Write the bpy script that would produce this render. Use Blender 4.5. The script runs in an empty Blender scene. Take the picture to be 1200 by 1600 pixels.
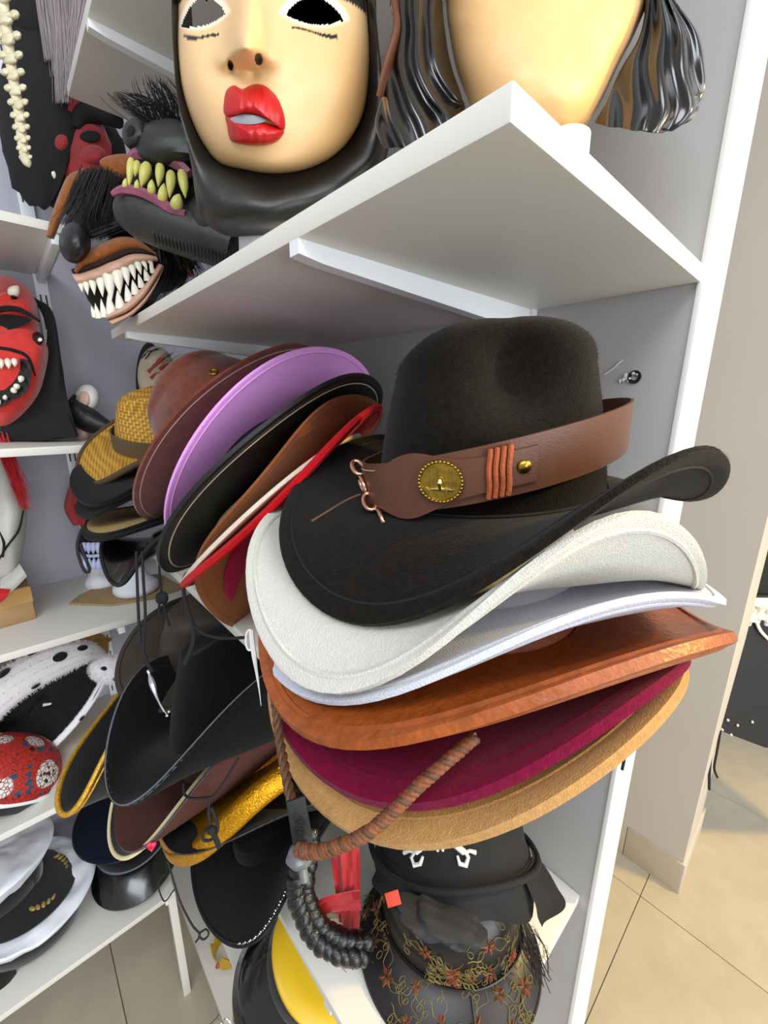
import bpy, bmesh, math, random
from mathutils import Vector, Matrix, noise
from math import sin, cos, pi, exp, sqrt, radians, atan2, hypot
S = bpy.context.scene
COL = S.collection
rnd = random.Random(7)

# ------------------------------------------------------------------ camera
FOC, PIT, ROL, YAW, CZ = 646.4, .25122, .005265, .82909, 1.6      # focal length in pixels of the 1200x1600 frame
FW = Vector((cos(YAW)*cos(PIT), sin(YAW)*cos(PIT), -sin(PIT)))
_r = FW.cross(Vector((0, 0, 1))).normalized(); _u = _r.cross(FW)
RT = _r*cos(ROL) + _u*sin(ROL); UP = -_r*sin(ROL) + _u*cos(ROL)
CAM = Vector((0, 0, CZ))
cd = bpy.data.cameras.new('camera'); cam = bpy.data.objects.new('camera', cd); COL.objects.link(cam)
cd.sensor_fit = 'HORIZONTAL'; cd.sensor_width = 36; cd.lens = 36*FOC/1200; cd.clip_start = .02
cam.matrix_world = Matrix(((RT.x, UP.x, -FW.x, 0), (RT.y, UP.y, -FW.y, 0), (RT.z, UP.z, -FW.z, CZ), (0, 0, 0, 1)))
S.camera = cam

# ------------------------------------------------------------------ light and exposure
wd = bpy.data.worlds.new('shop_air'); S.world = wd; wd.use_nodes = True
wd.node_tree.nodes['Background'].inputs[0].default_value = (.93, .96, 1, 1)
wd.node_tree.nodes['Background'].inputs[1].default_value = .49
def lamp(name, kind, loc, target, power, col, size=.5, size_y=None, spot=None, blend=.6):
    l = bpy.data.lights.new(name, kind); l.energy = power; l.color = col
    if kind == 'AREA':
        l.shape = 'RECTANGLE'; l.size = size; l.size_y = size_y or size
    else: l.shadow_soft_size = size
    if kind == 'SPOT': l.spot_size = radians(spot); l.spot_blend = blend
    o = bpy.data.objects.new(name, l); COL.objects.link(o); o.location = loc
    o.rotation_euler = (Vector(target)-Vector(loc)).to_track_quat('-Z', 'Y').to_euler()
    return o
lamp('shop_window_daylight', 'AREA', (.2, -3.4, 1.5), (.3, 0, 1.35), 95, (.95, .98, 1), 2.8, 2.2)
lamp('ceiling_light_panel', 'AREA', (-.75, -.35, 2.75), (-.2, .3, 0), 17, (.90, .95, 1), 1.2, .6)
lamp('aisle_light_panel', 'AREA', (.5, -1.6, 2.75), (.5, 0, 1.2), 14, (1, .98, .93), 1.4, .8)
lamp('warm_track_spot', 'SPOT', (1.45, -1.0, 2.3), (.6, .15, 1.35), 105, (1, .72, .25), .05, spot=55)
lamp('warm_floor_spot', 'SPOT', (1.75, -.6, 2.6), (1.4, -.25, 0), 150, (1, .68, .18), .08, spot=55, blend=.9)
S.view_settings.view_transform = 'Standard'; S.view_settings.look = 'None'
S.view_settings.gamma = 1; S.view_settings.use_curve_mapping = False
S.view_settings.exposure = .3

# ------------------------------------------------------------------ helpers
def ray(x, y): return FW + RT*((x-600)/FOC) - UP*((y-800)/FOC)
def fd(x, y, d): return CAM + ray(x, y)*d                     # a point at a distance along the view
def atX(x, y, v): d = ray(x, y); return CAM + d*(v/d.x)
def atY(x, y, v): d = ray(x, y); return CAM + d*(v/d.y)
def atZ(x, y, v): d = ray(x, y); return CAM + d*((v-CZ)/d.z)
def V(*a): return Vector(a)
def lerp(a, b, t): return a+(b-a)*t
def sst(a, b, x):
    t = max(0, min(1, (x-a)/(b-a))); return t*t*(3-2*t)
def gs(x, s): return exp(-(x/s)**2)
def lin(h):
    v = [int(h[i:i+2], 16)/255 for i in (0, 2, 4)]
    return tuple(c/12.92 if c <= .04045 else ((c+.055)/1.055)**2.4 for c in v)

MATS = {}
def mat(name, col, rough=.6, bump=0, bs=300, var=0, vs=40, metal=0, coat=0, sheen=0, col2=None, sub=0, spec=.5, weave=None, attr=None, emit=0):
    if name in MATS: return MATS[name]
    m = bpy.data.materials.new(name); m.use_nodes = True; N = m.node_tree.nodes; Lk = m.node_tree.links
    b = N['Principled BSDF']; c = lin(col) if isinstance(col, str) else col
    b.inputs['Base Color'].default_value = (*c, 1); b.inputs['Roughness'].default_value = rough
    b.inputs['Metallic'].default_value = metal; b.inputs['Coat Weight'].default_value = coat
    b.inputs['Coat Roughness'].default_value = .12
    b.inputs['Sheen Weight'].default_value = sheen; b.inputs['Specular IOR Level'].default_value = spec
    if sub:
        b.inputs['Subsurface Weight'].default_value = sub; b.inputs['Subsurface Radius'].default_value = (.01, .004, .002)
    tc = N.new('ShaderNodeTexCoord')
    src = None
    if attr:
        a = N.new('ShaderNodeAttribute'); a.attribute_name = attr; src = a.outputs['Color']
        Lk.new(src, b.inputs['Base Color'])
    if var:
        n = N.new('ShaderNodeTexNoise'); n.inputs['Scale'].default_value = vs; n.inputs['Detail'].default_value = 5
        n.inputs['Roughness'].default_value = .65
        Lk.new(tc.outputs['Object'], n.inputs['Vector'])
        r = N.new('ShaderNodeValToRGB'); r.color_ramp.elements[0].position = .3; r.color_ramp.elements[1].position = .72
        c2 = lin(col2) if col2 else tuple(min(1, x*(1+var)) for x in c)
        c1 = c if col2 else tuple(x*(1-var) for x in c)
        if attr:
            r.color_ramp.elements[0].color = (1-var,)*3+(1,); r.color_ramp.elements[1].color = (1, 1, 1, 1)
            mx = N.new('ShaderNodeMix'); mx.data_type = 'RGBA'; mx.blend_type = 'MULTIPLY'; mx.inputs[0].default_value = 1
            Lk.new(src, mx.inputs[6]); Lk.new(r.outputs[0], mx.inputs[7]); Lk.new(n.outputs['Fac'], r.inputs[0])
            Lk.new(mx.outputs[2], b.inputs['Base Color'])
        else:
            r.color_ramp.elements[0].color = (*c1, 1); r.color_ramp.elements[1].color = (*c2, 1)
            Lk.new(n.outputs['Fac'], r.inputs[0]); Lk.new(r.outputs[0], b.inputs['Base Color'])
    if weave:
        w1 = N.new('ShaderNodeTexWave'); w1.inputs['Scale'].default_value = weave; w1.bands_direction = 'X'
        w2 = N.new('ShaderNodeTexWave'); w2.inputs['Scale'].default_value = weave; w2.bands_direction = 'Y'
        w3 = N.new('ShaderNodeTexWave'); w3.inputs['Scale'].default_value = weave; w3.bands_direction = 'Z'
        for w in (w1, w2, w3): Lk.new(tc.outputs['Object'], w.inputs['Vector']); w.inputs['Distortion'].default_value = .3
        ad = N.new('ShaderNodeMath'); ad.operation = 'MULTIPLY'; Lk.new(w1.outputs['Fac'], ad.inputs[0]); Lk.new(w2.outputs['Fac'], ad.inputs[1])
        ad2 = N.new('ShaderNodeMath'); ad2.operation = 'MULTIPLY_ADD'; Lk.new(ad.outputs[0], ad2.inputs[0]); ad2.inputs[1].default_value = .7
        m3 = N.new('ShaderNodeMath'); m3.operation = 'MULTIPLY'; m3.inputs[1].default_value = .25; Lk.new(w3.outputs['Fac'], m3.inputs[0]); Lk.new(m3.outputs[0], ad2.inputs[2])
        r = N.new('ShaderNodeValToRGB'); r.color_ramp.elements[0].color = (*[x*.38 for x in c], 1); r.color_ramp.elements[1].color = (*[min(1, x*1.25) for x in c], 1)
        r.color_ramp.elements[1].position = .6
        Lk.new(ad2.outputs[0], r.inputs[0]); Lk.new(r.outputs[0], b.inputs['Base Color'])
        bp = N.new('ShaderNodeBump'); bp.inputs['Strength'].default_value = .6; bp.inputs['Distance'].default_value = .001
        Lk.new(ad2.outputs[0], bp.inputs['Height']); Lk.new(bp.outputs[0], b.inputs['Normal'])
    if bump:
        n2 = N.new('ShaderNodeTexNoise'); n2.inputs['Scale'].default_value = bs; n2.inputs['Detail'].default_value = 3
        Lk.new(tc.outputs['Object'], n2.inputs['Vector'])
        bp = N.new('ShaderNodeBump'); bp.inputs['Strength'].default_value = bump; bp.inputs['Distance'].default_value = .0015
        Lk.new(n2.outputs['Fac'], bp.inputs['Height']); Lk.new(bp.outputs[0], b.inputs['Normal'])
    if emit:
        b.inputs['Emission Color'].default_value = (*c, 1); b.inputs['Emission Strength'].default_value = emit
    MATS[name] = m
    return m
def felt(name, h, v=.35): return mat(name, h, .97, .6, 900, v, 220, sheen=.08, spec=.1)

class G:
    """vertex/face accumulator: one G becomes one mesh object"""
    def __init__(s): s.v = []; s.f = []; s.c = None; s.flat = False
    def add(s, vs, fs):
        o = len(s.v); s.v += [tuple(p) for p in vs]; s.f += [tuple(i+o for i in f) for f in fs]; return s
    def grid(s, rows, cu=False, cv=False):
        n, m = len(rows), len(rows[0]); vs = [p for r in rows for p in r]; fs = []
        for i in range(n if cv else n-1):
            for j in range(m if cu else m-1):
                a, b = i*m+j, i*m+(j+1) % m; i2 = (i+1) % n
                fs.append((a, b, i2*m+(j+1) % m, i2*m+j))
        return s.add(vs, fs)
    def box(s, x0, y0, z0, x1, y1, z1, b=0):
        if b <= 0:
            p = [(x, y, z) for z in (z0, z1) for y in (y0, y1) for x in (x0, x1)]
            return s.add(p, [(0, 2, 3, 1), (4, 5, 7, 6), (0, 1, 5, 4), (2, 6, 7, 3), (0, 4, 6, 2), (1, 3, 7, 5)])
        bm = bmesh.new(); bmesh.ops.create_cube(bm, size=1)
        for v in bm.verts: v.co = (lerp(x0, x1, v.co.x+.5), lerp(y0, y1, v.co.y+.5), lerp(z0, z1, v.co.z+.5))
        bmesh.ops.bevel(bm, geom=bm.edges[:], offset=b, segments=2, affect='EDGES', profile=.6)
        bm.verts.index_update(); vs = [v.co.copy() for v in bm.verts]; fs = [[v.index for v in f.verts] for f in bm.faces]; bm.free()
        return s.add(vs, fs)
    def tube(s, pts, r, n=8, caps=True, flat=1.0, twist=0):
        pts = [Vector(p) for p in pts]; m = len(pts); rs = r if isinstance(r, (list, tuple)) else [r]*m
        T = [(pts[min(i+1, m-1)]-pts[max(i-1, 0)]).normalized() for i in range(m)]
        nrm = T[0].orthogonal().normalized(); rows = []
        for i in range(m):
            nrm = (nrm-T[i]*nrm.dot(T[i])).normalized(); bn = T[i].cross(nrm)
            rows.append([pts[i]+(nrm*cos(2*pi*j/n+twist*i)+bn*sin(2*pi*j/n+twist*i)*flat)*rs[i] for j in range(n)])
        o = len(s.v); s.grid(rows, cu=True)
        if caps: s.f += [tuple(o+j for j in range(n))[::-1], tuple(o+(m-1)*n+j for j in range(n))]
        return s
    def lathe(s, prof, n=32, M=None, ell=1.0):
        rows = [[(r*cos(2*pi*j/n), r*ell*sin(2*pi*j/n), z) for j in range(n)] for r, z in prof]
        if M is not None: rows = [[M @ Vector(p) for p in r] for r in rows]
        return s.grid(rows, cu=True)
    def ball(s, c, r, nu=16, nv=10, M=None, fn=None):
        rx, ry, rz = r if isinstance(r, (list, tuple)) else (r, r, r); rows = []; c = Vector(c)
        for i in range(nv+1):
            a = pi*i/nv; row = []
            for j in range(nu):
                t = 2*pi*j/nu; d = Vector((sin(a)*cos(t), sin(a)*sin(t), cos(a))); k = fn(d) if fn else 1
                p = Vector((d.x*rx*k, d.y*ry*k, d.z*rz*k)); row.append(c+(M @ p if M is not None else p))
            rows.append(row)
        return s.grid(rows, cu=True)
    def cone(s, a, b, r, n=8, bend=None, e=1.0):
        a, b = Vector(a), Vector(b); k = 6
        pts = [a.lerp(b, i/k)+(Vector(bend)*(4*(i/k)*(1-i/k)) if bend is not None else Vector()) for i in range(k+1)]
        return s.tube(pts, [max(r*(1-(i/k)**e), r*.04) for i in range(k+1)], n)

def mk(name, g, m, parent=None, smooth=True, colors=None):
    me = bpy.data.meshes.new(name); me.from_pydata(g.v, [], g.f); me.validate()
    bm = bmesh.new(); bm.from_mesh(me); bmesh.ops.recalc_face_normals(bm, faces=bm.faces[:]) if not getattr(g, 'keep', False) else None
    bm.to_mesh(me); bm.free()
    if smooth:
        me.polygons.foreach_set('use_smooth', [True]*len(me.polygons))
        me.set_sharp_from_angle(angle=radians(50))
    if colors:
        ca = me.color_attributes.new('Col', 'FLOAT_COLOR', 'POINT')
        for i, c in enumerate(colors): ca.data[i].color = (*c, 1)
    me.materials.append(m)
    o = bpy.data.objects.new(name, me); COL.objects.link(o)
    if parent: o.parent = parent
    return o
def tag(o, label, cat, group=None):
    o['label'] = label; o['category'] = cat
    if group: o['group'] = group
    return o
def thing(name, label, cat, M=None, group=None):
    o = bpy.data.objects.new(name, None); COL.objects.link(o); o.empty_display_size = .03
    if M is not None: o.matrix_world = M
    return tag(o, label, cat, group)
def struct(o): o['kind'] = 'structure'; return o
def frame(c, ax, fr):
    a = Vector(ax).normalized(); f = Vector(fr); f = (f-a*f.dot(a)).normalized(); y = a.cross(f)
    return Matrix(((f.x, y.x, a.x, c[0]), (f.y, y.y, a.y, c[1]), (f.z, y.z, a.z, c[2]), (0, 0, 0, 1)))
def facing(c, yaw=0, pitch=0, roll=0):
    """frame at c whose +x points at the camera (turned by yaw about its up, pitched up, rolled), +z up, +y to the right of the picture"""
    c = Vector(c); f = (CAM-c); f.z = 0; f.normalize(); z = Vector((0, 0, 1)); y = z.cross(f)
    M = Matrix(((f.x, y.x, 0, c.x), (f.y, y.y, 0, c.y), (0, 0, 1, c.z), (0, 0, 0, 1)))
    return M @ Matrix.Rotation(yaw, 4, 'Z') @ Matrix.Rotation(-pitch, 4, 'Y') @ Matrix.Rotation(roll, 4, 'X')
def smoothpath(pts, n=6):
    pts = [Vector(p) for p in pts]; out = []
    for i in range(len(pts)-1):
        p0, p1, p2, p3 = pts[max(i-1, 0)], pts[i], pts[i+1], pts[min(i+2, len(pts)-1)]
        for k in range(n):
            t = k/n; out.append(.5*((2*p1)+(p2-p0)*t+(2*p0-5*p1+4*p2-p3)*t*t+(3*p1-p0-3*p2+p3)*t**3))
    return out+[pts[-1]]

# ------------------------------------------------------------------ shop fabric: floor, walls
white = mat('white_lacquer', 'f1f0ec', .42, .05, 60, .02, 8)
shelfm = mat('white_melamine', 'dfdcd4', .38, .04, 90, .02, 6)
panelm = mat('grey_paint', 'b8b7b7', .8, .12, 120, .03, 5)
wallm = mat('warm_grey_paint', 'c6beb3', .85, .1, 90, .03, 3)
tilem = mat('porcelain_tile', 'b8ad97', .33, .04, 40, .10, 7)
grout = mat('dark_grout', '57534c', .9)
steel = mat('white_steel', 'eef1f5', .3)
dark = mat('dark_slot', '4a4a50', .8)

g = G().box(-3, -4, -.04, 6, 4, -.0022); floor = struct(mk('floor', g, grout, smooth=False))
TS = .675; tg = G().box(-TS/2+.0012, -TS/2+.0012, -.008, TS/2-.0012, TS/2-.0012, 0, .0008)
t0 = None
for i in range(-3, 7):
    for j in range(-4, 4):
        if t0 is None: o = mk('floor_tile', tg, tilem, floor, smooth=False); t0 = o
        else: o = t0.copy(); COL.objects.link(o); o.parent = floor
        o.location = (-.008+TS*(i+.5), .172+TS*(j+.5), rnd.uniform(-.0004, .0002))

# partition behind the near shelves: grey face, white painted end
g = G().box(.5, .117, 0, .578, 1.35, 2.9); wp = struct(mk('wall_partition', g, panelm, smooth=False))
g = G().box(.4985, .112, 0, .5795, .1175, 2.9, .001); mk('end_cap', g, white, wp)
hole = G().lathe([(.0, -.004), (.003, -.004), (.0035, .0005), (.0062, .0012), (.0068, .0)], 14)
hm = frame(atX(991, 589, .4988), (-1, 0, 0), (0, 0, 1))
h = mk('screw_hole', hole, mat('hole_dark', '1a1a1a', .9), wp); h.matrix_world = hm
g = G()
for k in range(16):
    p = V(rnd.gauss(0, .0028), rnd.gauss(.006, .0045), .0003); g.ball(p, (rnd.uniform(.0008, .0022), rnd.uniform(.0008, .0026), .0008), 7, 5)
h = mk('chipped_plaster', g, white, wp); h.matrix_world = hm
g = G().tube([atX(*q, .4994) for q in ((944, 585), (952, 580), (960, 574), (968, 566), (972, 563))], .0006, 5); mk('scratch', g, white, wp)
g = G().tube([atX(*q, .4994) for q in ((960, 712), (964, 700), (966, 688))], .0005, 5); mk('scratch', g, white, wp)
# far wall with tile skirting, ends at a free corner
g = G().box(1.45, .094, 0, 1.75, 3.2, 2.9); wr = struct(mk('wall_right', g, wallm, smooth=False))
bb = struct(mk('baseboard_right', G().box(1.4455, .1, 0, 1.4515, 3.2, .118), grout, smooth=False))
for y0, y1 in ((.094, .26), (.262, .935), (.937, 1.61)):
    mk('skirting_tile', G().box(1.442, y0, 0, 1.4515, y1, .125, .001), tilem, bb)
mk('skirting_tile', G().box(1.442, .086, 0, 1.75, .0945, .125, .001), wallm, bb)
# back wall panel behind the left shelves
g = G().box(-1.6, 1.275, 0, .52, 1.33, 2.9); wb = struct(mk('wall_back', g, mat('cool_grey_paint', 'b0b0bc', .75, .12, 120, .03, 5), smooth=False))

def upright(x, y, z0, z1, axis, label):
    t = thing('slotted_upright', label, 'shelf upright', Matrix.Translation((x, y, z0)))
    hgt = z1-z0
    g = G()
    if axis == 'B': g.box(-.012, -.011, 0, .012, 0, hgt, .001)
    else: g.box(-.011, -.012, 0, 0, .012, hgt, .001)
    mk('channel', g, steel, t)
    n = int(hgt/.05)
    g = G()
    for s in (-.005, .005):
        g.box(*((s-.0016, -.0114, -.011, s+.0016, -.0108, .011) if axis == 'B' else (-.0114, s-.0016, -.011, -.0108, s+.0016, .011)))
    first = None
    for k in range(n):
        if first is None: o = first = mk('slot', g, dark, t, False)
        else: o = first.copy(); COL.objects.link(o); o.parent = t
        o.location = (0, 0, .025+k*.05)
    return t
upright(.122, 1.275, .3, 2.8, 'B', 'white slotted steel upright on the back wall behind the masks')
upright(.5, .287, .3, 2.8, 'R', 'white slotted steel upright on the grey partition above the black hat')
upright(.5, .80, .3, 2.8, 'R', 'white slotted steel upright on the grey partition behind the leaning hats')

def shelf_R(z, y0, y1, label, br=()):
    t = thing('shelf', label, 'shelf', Matrix.Translation((.174, y0, z)))
    mk('board', G().box(0, 0, -.0145, .3255, y1-y0, 0, .0012), shelfm, t)
    for y in br:
        gy = G()
        pr = [(0, -.0145), (0, -.024), (.02, -.0265), (.325, -.040), (.325, -.0145)]
        for s in (0, 1): gy.v += [(x, y-y0-.006+.012*s, zz) for x, zz in pr]
        gy.f += [(4, 3, 2, 1, 0), (5, 6, 7, 8, 9)]+[(i, (i+1) % 5, 5+(i+1) % 5, 5+i) for i in range(5)]
        mk('bracket', gy, steel, t, smooth=False)
    return t
shelf_R(1.7265, .115, .905, 'white shelf under the masks, above the black hat with leather band', (.285, .80))
shelf_R(2.105, .115, .965, 'topmost white shelf, seen from below behind the pale mask', (.285, .775))
shelf_R(1.336, .140, .90, 'white shelf carrying the stacks of felt hats', (.285, .80))
shelf_R(.93, .130, 1.27, 'white shelf under the brocade cap and skull cap', (.285, .80))
shelf_R(.485, .130, 1.27, 'low white shelf holding the yellow and black helmet', (.285, .80))
shelf_R(.085, .130, 1.27, 'lowest white shelf near the floor holding crown and tiara', (.285,))
def shelf_B(z, label, x1=.14):
    t = thing('shelf', label, 'shelf', Matrix.Translation((-1.2, .946, z)))
    mk('board', G().box(0, 0, -.0145, 1.2+x1, .328, 0, .0012), shelfm, t)
    for x in (1.322, ):
        mk('bracket', G().box(x-.006, 0.004, -.032, x+.006, .325, -.0145, .001), steel, t)
    return t
shelf_B(1.891, 'upper left white shelf below the hanging bones')
shelf_B(1.527, 'left white shelf under the red demon mask')
shelf_B(1.163, 'left white shelf carrying the cardboard box and foam stands', .30)
shelf_B(.80, 'left white shelf under the spotted fur crown')
sb = shelf_B(.38, 'low left white shelf holding white captain caps, with a white leg')
mk('leg', G().box(1.322, 0, -.38, 1.340, .018, -.0145, .001), shelfm, sb)
mk('leg', G().box(1.322, .30, -.38, 1.340, .328, -.0145, .001), shelfm, sb)
# ------------------------------------------------------------------ hats
def rimz(k, t):
    x = k[5]*gs((t-k[6]+pi) % (2*pi)-pi, k[7]) if len(k) > 5 else 0
    return x+ k[0]*cos(2*t)+k[1]*sin(2*t)+k[2]*cos(3*t)+k[3]*sin(3*t)+k[4]*cos(4*t)
def brim_pt(f, ca, cb, t, s, p=1.6):
    x = lerp(ca, f['A'], s)*cos(t); y = lerp(cb, f['B'], s)*sin(t)
    return Vector((x, y, rimz(f['k'], t)*s**p-f.get('drop', 0)*(1-s**f.get('dq', 1.5))))
def brim_nrm(f, ca, cb, t, s, p):
    e = 1e-3; a = brim_pt(f, ca, cb, t+e, s, p)-brim_pt(f, ca, cb, t-e, s, p); b = brim_pt(f, ca, cb, t, s+e, p)-brim_pt(f, ca, cb, t, s-e, p)
    return b.cross(a).normalized()*-1
def brim_mesh(f, ca, cb, th=.004, p=1.6, nt=96, ns=12, s0=0):
    rows = []; 
    seq = [(s0+(1-s0)*i/ns, 1) for i in range(ns+1)]
    rows_top = []; rows_bot = []
    for s, _ in seq:
        a = []; b = []
        for j in range(nt):
            t = 2*pi*j/nt; P = brim_pt(f, ca, cb, t, s, p); n = brim_nrm(f, ca, cb, t, max(s, .02), p)
            a.append(P+n*th/2); b.append(P-n*th/2)
        rows_top.append(a); rows_bot.append(b)
    mid = []
    for q in (.35, -.35):
        r = []
        for j in range(nt):
            t = 2*pi*j/nt; P = brim_pt(f, ca, cb, t, 1, p); n = brim_nrm(f, ca, cb, t, 1, p)
            o = (P-brim_pt(f, ca, cb, t, .97, p)).normalized(); r.append(P+o*th*.42+n*th*q)
        mid.append(r)
    g = G(); g.grid(rows_top+mid+rows_bot[::-1], cu=True); return g
def crown_pt(t, v, K):
    """v 0..1 up the side wall, 1..2 over the top"""
    ca, cb, h = K['ca'], K['cb'], K['h']; tp = K.get('top', .82); rd = K.get('rd', .22)
    if v <= 1:
        z = h*(1-rd)*v; sc = lerp(1, tp, v**1.3)
    else:
        a = (v-1)*pi/2; z = h*(1-rd)+h*rd*sin(a); e = K.get('flat', .55)
        sc = tp*(cos(a)*(1-e)+e*(1-(v-1)**3)) if v < 2 else 0
    x, y = ca*sc*cos(t), cb*sc*sin(t)
    hz = z/h
    pin = K.get('pinch', 0)
    if pin:
        for sgn in (1, -1):
            d = (t-sgn*K.get('pa', 1.05)+pi) % (2*pi)-pi
            w = gs(d, K.get('pw', .48))*sst(.30, .72, hz)*(1-.85*sst(.80, 1.0, hz))
            x -= pin*w*cos(t)*.9; y -= pin*w*sin(t)*1.1; z -= pin*.25*w
    cr = K.get('crease', 0)
    if cr and v > .7:
        q = sst(.7, 1.55, v); z -= cr*q*gs(y-K.get('cy', 0), cb*.38)*(1-.35*sst(.2*ca, ca, abs(x)))
    return Vector((x, y, z))
def crown_mesh(K, nt=72, nv=14, nc=12, th=0):
    rows = [[crown_pt(2*pi*j/nt, i/nv, K) for j in range(nt)] for i in range(nv)]
    rows += [[crown_pt(2*pi*j/nt, 1+i/nc*.985, K) for j in range(nt)] for i in range(nc+1)]
    g = G(); g.grid(rows, cu=True)
    o = len(g.v)-nt; g.f.append(tuple(o+j for j in range(nt)))
    return g
def rim_tube(f, ca, cb, s, off, r, p=1.6, n=120, nn=6, side=1, t0=0, t1=2*pi, th=0):
    pts = []
    for j in range(n+1):
        t = lerp(t0, t1, j/n); pts.append(brim_pt(f, ca, cb, t, s, p)+brim_nrm(f, ca, cb, t, s, p)*off*side)
    return G().tube(pts, r, nn)
def hat(name, label, f, m, K, group=None, th=.005, p=1.6, stitch=None, bind=None, bind_r=.003, seam=None, cat='hat', parts=True):
    """f: frame and rim (fitted real shape), K: crown"""
    M = frame(f['c'], f['ax'], f['fr']); t = thing(name, label, cat, M, group); ca, cb = K['ca'], K['cb']
    b = mk('brim', brim_mesh(f, ca, cb, th, p), m, t)
    c = mk('crown', crown_mesh(K), m, t); c.location = (0, 0, -f.get('drop', 0))
    if stitch is not None:
        for sd in (1, -1): mk('stitching', rim_tube(f, ca, cb, .90, th*.5, .0009, p, side=sd), stitch, b)
    if seam is not None:      # raised fold a little inside the edge
        for sd in (1, -1): mk('edge_fold', rim_tube(f, ca, cb, .955, th*.38, th*.34, p, side=sd), seam, b)
    if bind is not None: mk('edge_binding', rim_tube(f, ca, cb, 1.0, 0, bind_r, p, 140, 8), bind, b)
    return t, M
def fuzz(pts, length, r, n_each=1, curl=.3):
    g = G()
    for p, nv in pts:
        for _ in range(n_each):
            d = (nv+Vector((rnd.uniform(-1, 1), rnd.uniform(-1, 1), rnd.uniform(-1, 1)))*curl).normalized()*length*rnd.uniform(.6, 1.2); s = d.orthogonal().normalized()*r
            g.add([p-s, p+s, p+d], [(0, 1, 2)])
    g.keep = True
    return g
def felt_nap(t, f, K, m, n=5000, th=.006, p=1.6, crown=False, L=.0026):
    """short stray fibres standing off the felt"""
    pts = []
    for _ in range(n):
        a = rnd.uniform(0, 2*pi); s = 1.0 if rnd.random() < .55 else rnd.uniform(.2, 1)**.6; nv = brim_nrm(f, K['ca'], K['cb'], a, s, p); P = brim_pt(f, K['ca'], K['cb'], a, s, p)
        if s == 1.0:
            o = (P-brim_pt(f, K['ca'], K['cb'], a, .96, p)).normalized(); w = rnd.uniform(-1.2, 1.2); pts.append((P+o*th*.3, (o*cos(w)+nv*sin(w))))
        else: sg = 1 if rnd.random() < .6 else -1; pts.append((P+nv*sg*th*.5, nv*sg))
    if crown:
        for _ in range(n//2):
            a, v = rnd.uniform(0, 2*pi), rnd.uniform(.1, 1.6); P = crown_pt(a, v, K); nv = (crown_pt(a+.02, v, K)-P).cross(crown_pt(a, v+.02, K)-P).normalized(); pts.append((P, nv))
    o = mk('felt_nap', fuzz(pts, L, .00011, 1, .9), m, t); o['kind'] = 'stuff'
def ring_band(ca, cb, z0, z1, out, th, n=96, tilt=0, sx=0):
    rows = [[], [], [], []]
    for j in range(n):
        t = 2*pi*j/n
        for i, (z, o) in enumerate(((z0, out), (z1, out), (z1, out+th), (z0, out+th))):
            rows[i].append(Vector(((ca+o)*cos(t)+sx, (cb+o)*sin(t), z+tilt*cos(t))))
    return G().grid(rows, cu=True, cv=True)

blackfelt = felt('black_felt', '15110d', .45); whitefelt = felt('white_felt', 'cbc9c0', .05); whitefelt2 = felt('cool_white_felt', 'cfd2de', .04); tanfelt = felt('tan_felt', 'b58a55', .14)
burg = felt('burgundy_felt', '6e0a30', .22); leather_o = mat('orange_leather', '9a4d1b', .42, .5, 260, .28, 90)
brownleather = mat('brown_leather', '5e3826', .42, .15, 900, .10, 60); lace = mat('rust_suede_cord', 'a9532a', .8, .4, 500, .2, 120)
brass = mat('antique_brass', 'a98a3c', .32, .3, 200, .3, 150, metal=1); rosegold = mat('copper_chain', 'd9a58b', .18, metal=1)
blackthread = mat('black_thread', '0c0b0a', .8); whitethread = mat('pale_thread', 'b9a58f', .8)
braidm = mat('brown_braid', '5a3a22', .6, .4, 400, .35, 150); blackcord = mat('black_cord', '16161a', .8)
KC = dict(ca=.100, cb=.084, h=.137, top=.82, pinch=.027, crease=.024, cy=-.034, pa=1.2, rd=.26, flat=.5)
def nest(h=.09, s=.93): return dict(ca=.100*s, cb=.084*s, h=h, top=.86, rd=.25, flat=.5)
F1 = dict(c=(0.3066,0.1983,1.5300),ax=(-0.066,-0.002,0.998),fr=(-0.959,0.275,-0.063),A=0.1793,B=0.1489,k=(-0.0327,-0.0148,-0.0036,-0.0089,0.0069))
F2 = dict(c=(0.2974,0.2044,1.4756),ax=(0.101,0.041,0.994),fr=(-0.940,0.331,0.082),A=0.1921,B=0.1528,k=(-0.0177,-0.0257,-0.0144,-0.0161,0.0150,.013,1.28,.38))
F3 = dict(c=(0.2941,0.1973,1.4552),ax=(-0.050,0.082,0.995),fr=(-0.861,0.501,-0.085),A=0.1893,B=0.1555,k=(-0.0284,-0.0060,0.0015,-0.0003,0.0097))
F4 = dict(c=(0.2921,0.1872,1.4487),ax=(-0.014,-0.042,0.999),fr=(-0.949,0.314,0.000),A=0.1890,B=0.1591,k=(-0.0225,-0.0033,-0.0061,-0.0172,-0.0020), drop=.022)
F5 = dict(c=(0.2919,0.2005,1.4020),ax=(-0.070,0.045,0.997),fr=(-0.966,0.246,-0.079),A=0.1788,B=0.1553,k=(-0.0179,-0.0036,0.0015,-0.0062,0.0058), drop=.012)
F6 = dict(c=(0.2895,0.2000,1.3897),ax=(-0.094,-0.001,0.996),fr=(-0.977,0.191,-0.092),A=0.1788,B=0.1560,k=(-0.0163,-0.0096,0.0008,-0.0116,0.0004), drop=.014)
GS = 'hats stacked at the end of the shelf'
black_hat, M1 = hat('cowboy_hat', 'black felt cowboy hat with brown leather band and brass badge, top of the stack', F1, blackfelt, KC, GS, th=.006, stitch=blackthread)
h2, _ = hat('cowboy_hat', 'upper of the two white felt cowboy hats, directly under the black hat', F2, whitefelt, nest(.055), GS, th=.006, seam=whitefelt, p=2.7)
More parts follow.
